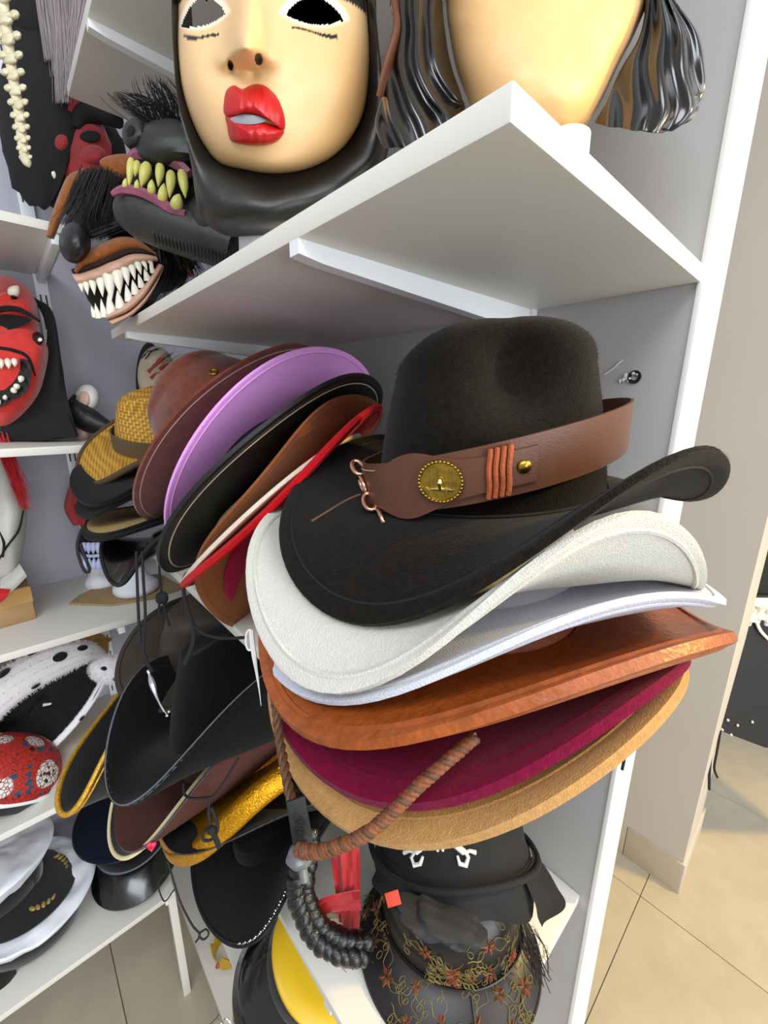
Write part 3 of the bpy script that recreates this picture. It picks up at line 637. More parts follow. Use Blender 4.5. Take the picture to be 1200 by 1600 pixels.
# ------------------------------------------------------------------ caps
def visor_mesh(ca, cb, ext, drop, span, z0=0, th=.003, n=40, k=8, up=.0):
    top = []; bot = []
    for i in range(k+1):
        s = i/k; a = []; b2 = []
        for j in range(n+1):
            t = lerp(-span, span, j/n); e = ext*max(0, cos(t*pi/2/span))**.6
            x = (ca+e*s)*cos(t); y = (cb+e*s*.9)*sin(t); z = z0-drop*s**1.3*(.35+.65*cos(t*.8))+up*s*abs(sin(t))
            a.append(Vector((x, y, z+th/2))); b2.append(Vector((x, y, z-th/2)))
        top.append(a); bot.append(b2)
    g = G(); g.grid(top+bot[::-1]); m_ = n+1
    return g
def peaked_cap(label, M, mtop, mband, mvisor, r=.092, flare=.125, bh=.045, th=.05, group=None, badge=None, strap=None, wr=.004, name='peaked_cap'):
    t = thing(name, label, 'cap', M, group)
    mk('band', G().lathe([(r, 0), (r+.002, .002), (r+.002, bh), (r, bh+.002)], 48, ell=.92), mband, t)
    g = G(); rows = []
    prof = [(r, bh-.002), (lerp(r, flare, .5), bh+th*.35), (flare-.004, bh+th*.78), (flare, bh+th*.9), (flare-.003, bh+th), (flare*.8, bh+th*1.08), (flare*.5, bh+th*1.12), (flare*.2, bh+th*1.13), (.001, bh+th*1.13)]
    prof2 = []
    for i in range(len(prof)-1):
        for q in range(3): prof2.append((lerp(prof[i][0], prof[i+1][0], q/3), lerp(prof[i][1], prof[i+1][1], q/3)))
    prof2.append(prof[-1])
    for rr, z in prof2:
        rows.append([Vector((rr*cos(a), rr*.95*sin(a), z+wr*noise.noise(Vector((cos(a)*4, sin(a)*4, rr*60))))) for a in [2*pi*j/64 for j in range(64)]])
    mk('top', g.grid(rows, cu=True), mtop, t)
    v = mk('visor', visor_mesh(r, r*.92, .068, .035, 1.25, .004), mvisor, t)
    if strap: mk('strap', G().tube([Vector(((r+.003)*cos(a), (r+.003)*.92*sin(a), .010-.006*cos(a))) for a in [lerp(-1.5, 1.5, j/40) for j in range(41)]], .0035, 6, flat=.5), strap, t)
    if badge:
        bd_ = mk('badge_patch', G().lathe([(0, .004), (.018, .003), (.021, 0)], 20, M=Matrix.Translation((r+.002, 0, bh*.62)) @ Matrix.Rotation(pi/2, 4, 'Y') @ Matrix.Scale(1.5, 4, (1, 0, 0))), velvet, t)
        for s in (1, -1):
            for i in range(7):
                q = i/6; c_ = Vector((r+.060-.012*q, s*(.012+.045*q), -.020+.006*q)); c_ = Vector((r+.010+.035*cos(q*1.5), s*(.010+.05*sin(q*1.4)), -.012-.014*cos(q*1.5)))
                a = q*1.4*s; d = Vector((-sin(abs(a))*.6, s*cos(a), 0)).normalized()
                mk('laurel_leaf', G().ball(c_+Vector((0, 0, .006)), (.0045, .0095, .0028), 10, 6, M=Matrix.Rotation(-a*.9+s*.3, 3, 'Z')), badge, v)
    return t
navy = felt('navy_cloth', '0d1226', .3); wsatin = mat('white_satin', 'dfe2ec', .38, .08, 30, sheen=.2); goldemb = mat('gold_embroidery', 'b39a55', .5, .7, 500, .3, 200, metal=.4)
peaked_cap('navy blue peaked cap with patent visor on the low left shelf', facing((.095, 1.118, .452), -.15, -.12, .06), navy, blackc, patent, r=.098, flare=.128, bh=.05, th=.052, strap=bluegrey, wr=.002)
bd2 = G(); c_ = fd(237, 1322, .462)
for s in (-1, 1): bd2.ball(c_+RT*s*.002+UP*.0015, (.0032, .002, .0032), 10, 6)
bd2.cone(c_-UP*.0005, c_-UP*.0065, .0044, 10)
tag(mk('pink_heart_tag', bd2, mat('pink_plastic', 'e8305a', .4)), 'small pink heart tag beside the brown tricorn', 'tag')
peaked_cap('white captain cap with gold laurel embroidered patch, nearest on the low left shelf', facing((-.195, 1.115, .530), .95, -.04, -.05), wsatin, velvet, velvet, r=.10, flare=.132, badge=goldemb, group='white captain caps', wr=.008)
peaked_cap('white captain cap with creased top behind the gold laurel one', facing((-.135, 1.095, .405), -1.7, .06, -.12), wsatin, velvet, velvet, r=.10, flare=.132, badge=goldemb, group='white captain caps', wr=.009)

# brocade cap and black skull cap on the lower shelf
Mb = facing((.337, .2355, .958), 0, -.06, 0)
bc = thing('brocade_cap', 'black brocade cap with red and gold flowers and a wide visor', 'cap', Mb)
KB = dict(ca=.080, cb=.092, h=.085, top=.93, rd=.75, flat=.25)
mk('crown', crown_mesh(KB), brocade, bc)
vz = mk('visor', visor_mesh(.079, .091, .048, .026, 1.75, .004, .004, 60, 10), brocade, bc)
mk('visor_edge', G().tube([Vector(((.079+.048*max(0, cos(t*pi/2/1.75))**.6)*cos(t), (.091+.0432*max(0, cos(t*pi/2/1.75))**.6)*sin(t), .004-.026*(.35+.65*cos(t*.8)))) for t in [lerp(-1.75, 1.75, i/60) for i in range(61)]], .0026, 6), velvet, vz)
mk('visor_seam', G().tube([Vector((.0815*cos(t), .0932*sin(t), .006)) for t in [lerp(-1.7, 1.7, i/50) for i in range(51)]], .0016, 6), brocade, bc)
mk('visor_ridge', G().tube([Vector((lerp(.082, .126, s), .03+.012*s, .006-.026*s**1.3*.98)) for s in [i/10 for i in range(11)]], .0014, 6), brocade, bc)
gold_t = mat('gold_thread', '80703f', .5, metal=.3); rust_t = mat('rust_thread', '7d3219', .6); sil_t = mat('pale_thread_motif', 'b9ad8c', .5)
def motif(gg, gr, P, n, sc):
    u = n.orthogonal().normalized(); w = n.cross(u); a0 = rnd.uniform(0, 6.28)
    def q(r, a, h=.0006): return P+(u*cos(a)+w*sin(a))*r*sc+n*h
    for k in range(6):
        a = a0+k*1.05+rnd.uniform(-.2, .2); c = q(.0042, a); d = (q(.0075, a)-P).normalized(); gr.tube([q(.0012, a), c, q(.0072, a)], [.0006*sc, .0019*sc, .0005*sc], 5, flat=.6)
        gg.tube([q(.0012, a-.1), q(.0046, a-.38), q(.0078, a), q(.0046, a+.38), q(.0012, a+.1)], .00035, 4)
    for k in range(5):
        a = a0+rnd.uniform(-.9, .9)+(pi if k % 2 else 0); pts = [q(.006+.0045*i, a+.25*sin(i*1.3+k)) for i in range(5)]; gg.tube(smoothpath(pts, 2), .0004, 4)
        l = q(.015+.006*rnd.random(), a+.35); gg.tube([l+(u*cos(w_)*.0022+w*sin(w_)*.0036)*sc for w_ in [2*pi*i/8 for i in range(9)]], .0004, 4)
gg, gr = G(), G()
for k in range(17):
    a = rnd.uniform(-1.7, 1.7); v = rnd.uniform(.1, 1.3); P = crown_pt(a, v, KB); n = (crown_pt(a+.03, v, KB)-P).cross(crown_pt(a, v+.03, KB)-P).normalized(); motif(gg, gr, P, n, rnd.uniform(.9, 1.35))
mk('gold_embroidery', gg, gold_t, bc); mk('rust_blossoms', gr, rust_t, bc)
gg, gr = G(), G()
for k in range(9):
    t = lerp(-1.45, 1.45, (k+.5)/9); e = .048*max(0, cos(t*pi/2/1.75))**.6
    for s in ((.25, .8) if k % 3 == 0 else (.55,)):
        P = Vector(((.079+e*s)*cos(t), (.091+e*s*.9)*sin(t), .0062-.026*s**1.3*(.35+.65*cos(t*.8)))); motif(gg, gr, P, Vector((.45*cos(t), .45*sin(t), .9)).normalized(), rnd.uniform(.8, 1.25))
mk('gold_embroidery', gg, gold_t, vz); mk('rust_blossoms', gr, rust_t, vz)
g = G()
for k in range(26):
    a = lerp(-.5, 1.4, rnd.random()); p0 = Vector((.03+.02*rnd.random(), .080+.02*rnd.random(), .055)); g.tube(smoothpath([p0, p0+Vector((.01, .012*rnd.random(), -.006)), p0+Vector((.012+.01*rnd.random(), .016, -.03*rnd.random()-.01))], 4), .0006, 4)
mk('hair_wisps', g, blackthread, bc)['kind'] = 'stuff'

Ms = facing(Vector((0, 0, 0)), 0, 0, 0); _h = fd(702, 1398, .462); Ms = facing(_h, 0, .50, .10); Ms.translation = _h-(Ms.to_3x3() @ Vector((.098, 0, 0)))
sc = thing('skull_cap', 'black cloth pirate cap with white skull and crossed swords emblem', 'cap', Ms)
blackcl = mat('black_cotton', '121317', .85, .25, 500, .2, 120)
KSC = dict(ca=.098, cb=.101, h=.085, top=.94, rd=.75, flat=.3)
mk('crown', crown_mesh(KSC), blackcl, sc)
def drape(n0, n1, rad, z0, z1, amp, fr, out, nj=50, ni=12, th=.002):
    rows = []
    for i in range(ni+1):
        s = i/ni; row = []
        for j in range(nj+1):
            t = lerp(n0, n1, j/nj); w = amp*s*sin(fr*t+2*s)+amp*.6*s*noise.noise(Vector((t*3, s*3, rad*9)))
            rr = rad+out*s+w; row.append(Vector((rr*cos(t)*.97, rr*sin(t), lerp(z0, z1, s)+.004*sin(t*5)*s)))
        rows.append(row)
    return G().grid(rows)
mk('folded_hem', drape(-2.2, 2.2, .1, .010, -.026, .005, 7, .008), blackcl, sc)
mk('neck_flap', drape(.95, 1.7, .102, .008, -.030, .008, 9, .028), blackcl, sc)
mk('hem_roll', G().tube([Vector((.1055*cos(t), .109*sin(t), .006+.004*sin(t*3))) for t in [lerp(-2.2, 2.2, i/50) for i in range(51)]], .004, 8), blackcl, sc)
mk('red_label', G().box(-.0008, -.0072, -.006, .0008, .0072, .006, .0004), mat('red_label', 'd2452c', .6), sc).matrix_world = facing(fd(614, 1404, .420), -.2, .6, .45)
greycl = mat('charcoal_crumpled_cotton', '2c2d31', .85, .3, 300, .2, 60)
gc = G().ball((0, 0, 0), (.028, .048, .010), 40, 24, fn=lambda d: 1+.16*noise.noise(d*2.6+Vector((3, 1, 2)))+.10*sin(9*d.y+5*d.z))
o = mk('crumpled_cloth', gc, greycl); o.matrix_world = facing(fd(684, 1437, .440), 0, .45, -.12); tag(o, 'crumpled charcoal cloth tucked between the skull cap and the brocade cap', 'cloth')
# emblem laid on the crown
wprint = mat('white_print', 'e9e9e4', .6)
if True:
    w_ = .46
    # walk the crown surface with pixel offsets: find the surface point for each emblem vertex
    cache = [(crown_pt(radians(a), v/30, KSC), a, v) for a in range(-80, 81, 2) for v in range(0, 58)]
    pr = []
    for p, a, v in cache:
        q = (Ms @ p)-CAM; w = q.dot(FW); pr.append((600+FOC*q.dot(RT)/w, 800-FOC*q.dot(UP)/w, p))
    def onc(x, y):
        ds = sorted(((hypot(u-x, v-y)+.5, p) for u, v, p in pr), key=lambda e: e[0])[:4]; W = sum(1/d**2 for d, _ in ds); c = sum((p*(1/d**2/W) for d, p in ds), Vector())
        return c+(c-Vector((0, 0, -.02))).normalized()*.0022
    def stroke(pts, wid): return G().tube([onc(*p) for p in pts], [w_/FOC*x for x in wid] if isinstance(wid, (list, tuple)) else w_/FOC*wid, 6, flat=1)
    em = mk('skull_emblem', G().tube([onc(688, 1312), onc(688, 1318), onc(688, 1326)], [.008, .0075, .005], 12, flat=1), wprint, sc)
    for s in (-1, 1):
        mk('sword_blade', stroke([(688+s*12, 1312), (688+s*24, 1322), (688+s*36, 1331)], [4, 4.5, 5]), wprint, em)
        mk('sword_guard', stroke([(688+s*36, 1328), (688+s*44, 1340), (688+s*40, 1352), (688+s*30, 1350), (688+s*26, 1338)], [2.5, 3.2, 4, 3.4, 2]), wprint, em)
        mk('sword_grip', stroke([(688+s*34, 1334), (688+s*46, 1330), (688+s*55, 1333)], [2.4, 2.6, 3.4]), wprint, em)
    for s in (-1, 1): mk('jaw_tooth', stroke([(688+s*4, 1322), (688+s*4, 1331)], 2.2), wprint, em)

# ------------------------------------------------------------------ braid wig, red satin
hairm = mat('glossy_black_hair', '0b0b0e', .28, .5, 700, coat=.3)
bw = thing('braided_wig', 'glossy black braided wig hanging beside the brocade cap', 'wig', Matrix.Translation(fd(470, 1360, .5)))
Mi = bw.matrix_world.inverted()
path = smoothpath([Mi @ fd(*q) for q in ((478, 1300, .50), (478, 1335, .495), (470, 1370, .49), (472, 1405, .487), (486, 1440, .484), (510, 1468, .482), (540, 1480, .482), (572, 1482, .486))], 30)
m_ = len(path); n = Vector((1, 0, 0)); rows = [[], [], []]
for i in range(m_):
    t = (path[min(i+1, m_-1)]-path[max(i-1, 0)]).normalized(); n = (n-t*n.dot(t)).normalized(); b = t.cross(n)
    for k in range(3):
        a = 2*pi*(i/36+k/3); rows[k].append(path[i]+n*sin(a)*.0085+b*sin(2*a)*.0055)
for k in range(3): mk('braid_strand', G().tube(rows[k], [.0082+.0008*sin(i*.3+k) for i in range(m_)], 12), hairm, bw)
g = G()
for k in range(240):
    i = rnd.randrange(2, m_-4); p = path[i]; d = Vector((rnd.uniform(-1, 1), rnd.uniform(-1, 1), rnd.uniform(-1, 1))).normalized(); a = p+d*.013
    g.tube([a, a+(path[min(i+9, m_-1)]-p)*.8+d*.003, a+(path[min(i+18, m_-1)]-p)*.9+d*.007*rnd.random()], .00028, 3, caps=False)
mk('loose_hairs', g, hairm, bw)['kind'] = 'stuff'
satin = mat('red_satin', 'a80f16', .55, .15, 60, .25, 30, sheen=.2)
rs = thing('red_satin_sash', 'red satin sash with pale patch between the braid and the skull cap', 'sash', Matrix.Translation(fd(530, 1380, .53)))
Mi = rs.matrix_world.inverted()
def sheet(pxa, pxb, d, bulge, n=16, k=8, fr=3):
    A_ = [Mi @ fd(x, y, d) for x, y in pxa]; B_ = [Mi @ fd(x, y, d+.004) for x, y in pxb]; A_ = smoothpath(A_, 6); B_ = smoothpath(B_, 6); rows = []
    for i in range(k+1):
        s = i/k; rows.append([a.lerp(b, s)-FW*(bulge*sin(pi*s)+.003*sin(fr*2*pi*s+j*.15)) for j, (a, b) in enumerate(zip(A_, B_))])
    return G().grid(rows)
mk('hanging_ribbon', sheet(((515, 1322), (520, 1360), (526, 1400), (530, 1440)), ((562, 1322), (563, 1360), (562, 1400), (562, 1448)), .515, .008), satin, rs)
mk('cross_ribbon', sheet(((494, 1410), (510, 1398), (540, 1390), (562, 1388)), ((496, 1424), (520, 1424), (545, 1424), (566, 1420)), .508, .008), satin, rs)
mk('pale_patch', sheet(((494, 1422), (530, 1422)), ((496, 1446), (534, 1448)), .522, .0), mat('pale_cotton', 'cbbd9f', .8, .2, 300), rs)

# ------------------------------------------------------------------ low shelves
hm_ = thing('toy_helmet', 'black plastic helmet with yellow top lid on the low shelf', 'helmet', frame(fd(500, 1490, .80)-Vector((.045, -.035, .08)), (.45, -.35, .8), (-1, 0, 0)))
yel = mat('yellow_plastic', 'e0b81c', .4); glossb = mat('glossy_black_plastic', '0d0d0d', .12, coat=.5)
mk('bowl', G().lathe([(.112, -.028), (.116, -.02), (.112, .01), (.102, .045), (.094, .062), (.090, .066)], 56), glossb, hm_)
mk('band', G().lathe([(.094, .062), (.096, .066), (.092, .088), (.088, .09)], 56), velvet, hm_)
mk('lid', G().lathe([(.094, .088), (.101, .090), (.103, .096), (.099, .102), (.094, .103), (.092, .1055), (.07, .108), (.03, .109), (.0005, .1095)], 56), yel, hm_)
g = G().tube(smoothpath([fd(*q) for q in ((428, 1480, .78), (405, 1505, .775), (386, 1530, .77), (383, 1560, .765), (390, 1600, .76), (398, 1640, .755))]), .004, 6, flat=.3)
tag(mk('helmet_strap', g, blackl), 'thin black strap hanging beside the yellow-topped helmet', 'strap')
goldc = mat('shiny_gold_plastic', 'd9b43a', .2, metal=.8)
def crownring(r, h, n, z0=0):
    rows = [[], []]; rows2 = [[], []]; N_ = n*8
    for j in range(N_):
        a = 2*pi*j/N_; q = (j % 8)/8; hh = h*(.5+.5*abs(1-2*q)**.8)
        for R_2, L_ in ((r, rows), (r-.002, rows2)): L_[0].append((R_2*cos(a), R_2*sin(a), z0)); L_[1].append((R_2*1.06*cos(a), R_2*1.06*sin(a), z0+hh))
    return G().grid([rows[0], rows[1], rows2[1], rows2[0]], cu=True, cv=True)
gcw = thing('toy_tiara_crown', 'small gold toy crown with blue gem on the lowest shelf', 'crown', facing(fd(362, 1484, 1.178), .3, .15, .1))
mk('crown_ring', crownring(.045, .05, 9), goldc, gcw)
blue = mat('blue_gem', '2a2fb0', .15, coat=.4); redg = mat('red_gem', 'a3121f', .15, coat=.4)
for a, mm in ((.5, blue), (-.3, mat('dull_gem', '8b7a3a', .4)), (-1.2, redg), (1.3, redg)): mk('gem', G().ball((.0475*cos(a), .0475*sin(a), .016), (.005, .006, .006), 10, 7), mm, gcw)
ti = thing('tiara', 'sparkling silver tiara with red gem on the lowest shelf', 'tiara', facing(fd(380, 1565, 1.0), .2, .35, .1))
g = G().tube([(.06*cos(a), .06*sin(a), 0) for a in [lerp(-2, 2, i/40) for i in range(41)]], .0025, 6); mk('headband', g, silver, ti)
for k in range(7):
    a = -1.2+k*.4; c_ = Vector((.06*cos(a), .06*sin(a), .016+.012*cos((k-3)*.5))); tt = Vector((-sin(a), cos(a), 0))
    mk('loop', G().tube([c_+tt*.009*cos(w)+Vector((0, 0, .016*sin(w))) for w in [2*pi*i/18 for i in range(19)]], .0016, 5), silver, ti)
g = G()
for k in range(60): a = rnd.uniform(-1.6, 1.6); g.ball((.062*cos(a), .062*sin(a), rnd.uniform(0, .03)), .002, 6, 4)
mk('rhinestones', g, silver, ti)
mk('gem', G().ball((.063, 0, .006), (.004, .007, .007), 10, 6), redg, ti)

# ------------------------------------------------------------------ fur crown, printed cap
furw = mat('white_plush', 'eceaf0', .95, .6, 350, .05, 100, sheen=.4)
fc = thing('royal_fur_crown', 'royal crown lying on its side, white fur band with black spots and black lining', 'crown', facing(fd(50, 1126, .93), -.15, .18, .62))
def fring(a): return Vector((.006*sin(2*a), .178*cos(a), .072*sin(a)+.020*sin(a)**2*(1 if sin(a) > 0 else -.2)))
def frad(a): return .0065+.0285*sst(-.35, .9, sin(a-.1))
NA = 72; ctr = [fring(2*pi*i/NA) for i in range(NA)]; rows = []; fz = []
for i in range(NA):
    a = 2*pi*i/NA; T = (ctr[(i+1) % NA]-ctr[i-1]).normalized(); e1 = Vector((1, 0, 0)); e2 = T.cross(e1).normalized(); e1 = e2.cross(T).normalized(); r = frad(a); row = []
    for j in range(14):
        w = 2*pi*j/14; nv = e1*cos(w)*.75+e2*sin(w)*1.15; row.append(ctr[i]+nv*r)
        for q in range(7): fz.append(((ctr[i]+nv*r+T*rnd.uniform(-.006, .006), nv.normalized()), r))
    rows.append(row)
fb = mk('fur_band', G().grid(rows, True, True), furw, fc)
mk('plush_pile', fuzz([q for q, k in fz if k > .016], .0065, .0006, 2), furw, fb)['kind'] = 'stuff'; mk('short_pile', fuzz([q for q, k in fz if k <= .016], .0026, .0005, 1), furw, fb)['kind'] = 'stuff'
for i, (a, w, s) in enumerate(((.75, .3, 1.2), (1.15, -.7, .8), (1.3, .9, 1.3), (1.55, .1, 1.0), (1.8, .9, .8), (2.05, -.1, 1.1), (2.3, .8, 1.1), (2.55, .0, 1.2), (.45, .6, .9), (1.0, 1.2, .8), (3.9, .3, .7), (5.0, .5, .6))):
    T = (fring(a+.05)-fring(a-.05)).normalized(); e2 = T.cross(Vector((1, 0, 0))).normalized(); nv = Vector((1, 0, 0))*cos(w)*.75+e2*sin(w)*1.15; p = fring(a)+nv*(frad(a)+.0028); fr_ = frame(p, nv, T)
    mk('black_spot', G().ball((0, 0, 0), (.0085*s, .0058*s, .0038), 12, 6, M=fr_.to_3x3() @ Matrix.Identity(3), fn=lambda d: 1+.15*noise.noise(d*3+Vector((i, 0, 0)))) if False else G().add([fr_ @ v for v in [Vector((.0115*s*cos(u)*k, .0085*s*sin(u)*k, .004*(1-k*k))) for k in (1, .6, .05) for u in [2*pi*q/12 for q in range(12)]]], [(r0*12+q, r0*12+(q+1) % 12, (r0+1)*12+(q+1) % 12, (r0+1)*12+q) for r0 in range(2) for q in range(12)]), velvet, fb)
rows = []
for i in range(9):
    s = i/8; rows.append([Vector((-.085*(1-(1-s)**2)*1+.004*noise.noise(Vector((j*.4, s*4, 0))), (ctr[j].y)*(1-s*.995), ctr[j].z*(1-s*.995)+.004*s)) for j in range(NA)])
ln = mk('black_lining', G().grid(rows, cu=True), mat('black_lining_cloth', '17171a', .8, .4, 120, .3, 20), fc)
mk('white_tag', G().tube([(.004-.05, .020, -.002), (.002-.05, .030, -.014)], [.004, .0025], 8), wprint, ln)
rows = []
for i, (s, x) in enumerate(((1.02, -.012), (1.10, -.05), (1.12, -.09), (.95, -.13))): rows.append([Vector((x, ctr[j].y*s, ctr[j].z*s+.01)) for j in range(NA)])
gb = mk('gold_body', G().grid(rows, cu=True), goldb, fc)
for a, mm in ((2.3, redg), (1.75, redg), (1.2, redg), (2.75, redg)): mk('red_jewel', G().ball((-.045, .165*cos(a)*1.1, .095*sin(a)*1.08+.012), (.012, .012, .008), 12, 8), mm, gb)
ft = thing('fur_tail', 'small tuft of white fur with black patches at the right of the fur crown', 'fur trim', facing(fd(176, 1046, .94), 0, .1, -.5))
g = G().ball((0, 0, 0), (.026, .046, .029), 24, 16, fn=lambda d: 1+.12*noise.noise(d*3)); b0 = mk('fur_roll', g, furw, ft)
mk('plush_pile', fuzz([(Vector((d.x*.026, d.y*.046, d.z*.029)), d) for d in [Vector((rnd.gauss(0, 1), rnd.gauss(0, 1), rnd.gauss(0, 1))).normalized() for _ in range(2500)]], .006, .0006, 1), furw, b0)['kind'] = 'stuff'
for y, z, s in ((.022, .004, 1.3), (.010, -.008, 1.2), (-.02, .008, .8)): mk('black_spot', G().ball((.0195*sqrt(max(.1, 1-(y/.04)**2)), y, z), (.008, .0105*s, .008*s), 12, 8), velvet, b0)
for i, (x0, y0, x1, y1) in enumerate(((88, 1022, 150, 1012), (95, 1033, 160, 1020))):
    pass
gp = thing('gold_crown_arch', 'gold and red crown arches under the left shelf, behind the fur crown', 'crown', Matrix.Translation(fd(110, 1020, 1.08)))
Mi = gp.matrix_world.inverted()
for k, (pts, mm) in enumerate(((((40, 1075), (80, 1030), (120, 1005), (170, 1000)), goldb), (((85, 1022), (118, 1018), (150, 1030)), redg), (((60, 1040), (100, 1030), (140, 1040)), goldb), (((110, 1000), (145, 1008), (160, 1030)), redg))):
    mk('arch', G().tube(smoothpath([Mi @ fd(x, y, 1.08+.01*k) for x, y in pts]), .012, 10, flat=.5), mm, gp)
pc = thing('printed_cap', 'red cap printed with white skulls and blue flowers, white edge', 'cap', facing(fd(-6, 1228, .87), .25, .10, -.62))
KP = dict(ca=.105, cb=.115, h=.10, top=.95, rd=.9, flat=.2)
mk('crown', crown_mesh(KP), skullprint, pc)
mk('edge_band', G().tube([Vector((.099*cos(a), .119*sin(a), -.002)) for a in [2*pi*i/72 for i in range(73)]], .0062, 10), mat('white_rubber', 'e6e6ea', .5), pc)
mk('sole', G().lathe([(.0, -.006), (.09, -.006), (.094, -.012), (.088, -.026), (0, -.026)], 48, ell=1.2), velvet, pc)

# ------------------------------------------------------------------ left shelf: box, foam stands, flat brim
cardb = mat('corrugated_card', 'a8845a', .75, .15, 60, .08, 12); tape = mat('clear_brown_tape', 'b98f55', .2)
bx = thing('cardboard_box', 'brown cardboard box with tape under the white clown mask', 'box', Matrix.Translation((-.19, 1.13, 1.163)) @ Matrix.Rotation(.08, 4, 'Z'))
mk('carton', G().box(-.18, -.072, .0005, .178, .10, .072, .002), cardb, bx); mk('lid_flap', G().box(-.179, -.0725, .0722, .177, .013, .0745, .0008), cardb, bx); mk('lid_flap', G().box(-.179, .015, .0722, .177, .1, .0745, .0008), cardb, bx)
mk('packing_tape', G().box(.1785, -.03, .0005, .1792, .055, .073), tape, bx); mk('packing_tape', G().box(.10, -.0732, .04, .179, -.0726, .073), tape, bx)
foam = mat('white_styrofoam', 'e8eaf0', .8, .5, 500, .03, 120)
def stand(c, label, r=.05):
    o = mk('foam_stand', G().lathe([(0, 0), (r*.92, 0), (r, .006), (r*.98, .016), (r*.82, .024), (r*.62, .032), (r*.5, .05), (r*.46, .08), (0, .08)], 40), foam); o.location = c; return tag(o, label, 'foam stand')
stand((.128, 1.178, 1.163), 'round white foam stand under the toothy mask', .036)
stand((.180, 1.070, 1.170), 'wide white foam stand sitting on the flat tan brim', .048)
o = mk('flat_brim', G().add([Vector((x, y, z)) for z in (0, .005) for x, y in ((.052, 1.10), (.075, 1.135), (.11, 1.16), (.16, 1.18), (.25, 1.15), (.27, 1.02), (.20, 1.005), (.12, 1.03))], [tuple(range(8))[::-1], tuple(range(8, 16))]+[(i, (i+1) % 8, 8+(i+1) % 8, 8+i) for i in range(8)]), mat('tan_canvas', 'a48a62', .9, .4, 300, .1, 60)); o.location = (0, 0, 1.1632)
tag(o, 'flat tan canvas brim lying on the left shelf under the foam stand', 'hat')

# ------------------------------------------------------------------ hanging costume beyond the corner
cs = thing('hanging_costume', 'dark costume bag with green top, white lace and black leather panel at the right edge', 'costume', Matrix.Translation((1.86, -.02, 1.6)))
Mi = cs.matrix_world.inverted()
def slab(pxs, d, th, m, nm, bul=.0):
    f_ = [Mi @ fd(x, y, d) for x, y in pxs]; k = len(f_); g = G(); g.v = [tuple(p) for p in f_]+[tuple(p+FW*th) for p in f_]; g.f = [tuple(range(k)), tuple(range(k, 2*k))[::-1]]+[(i, k+i, k+(i+1) % k, (i+1) % k) for i in range(k)]
    return mk(nm, g, m, cs, smooth=False)
slab(((1165, 800), (1300, 790), (1310, 960), (1155, 950)), 1.42, .05, mat('dark_green_cloth', '0e170f', .8, .3, 200, .4, 30), 'green_top')
slab(((1150, 930), (1310, 930), (1330, 1180), (1195, 1168), (1118, 1139)), 1.40, .05, mat('black_costume_leather', '070607', .6, .3, 200), 'leather_panel')
for k in range(7):
    x = 1158+k*14; mk('lace_scallop', G().ball(Mi @ fd(x, 958+4*(k % 2), 1.395), (.018, .018, .03), 12, 8, fn=lambda d: 1+.25*sin(12*d.z)), mat('white_lace', 'd8d5d0', .9, .8, 300), cs)
slab(((1160, 934), (1310, 936), (1310, 952), (1156, 952)), 1.393, .01, MATS['white_lace'], 'lace_band')
for x, y in ((1137, 1125), (1142, 1148), (1152, 1133), (1128, 1140), (1175, 1128)): mk('stud', G().ball(Mi @ fd(x, y, 1.398), .006, 8, 6), silver, cs)
g = G().tube(smoothpath([Mi @ fd(*q) for q in ((1124, 1142, 1.39), (1114, 1165, 1.39), (1109, 1200, 1.39), (1108, 1234, 1.39))]), .004, 6)
g.tube(smoothpath([Mi @ fd(*q) for q in ((1126, 1142, 1.39), (1120, 1175, 1.39), (1116, 1200, 1.39), (1121, 1215, 1.39))]), .0035, 6)
mk('lace_ends', g, blackcord, cs)
mk('white_cord', G().tube(smoothpath([Mi @ fd(*q) for q in ((1180, 965, 1.39), (1188, 985, 1.39), (1202, 1000, 1.39))]), .005, 6), wprint, cs)
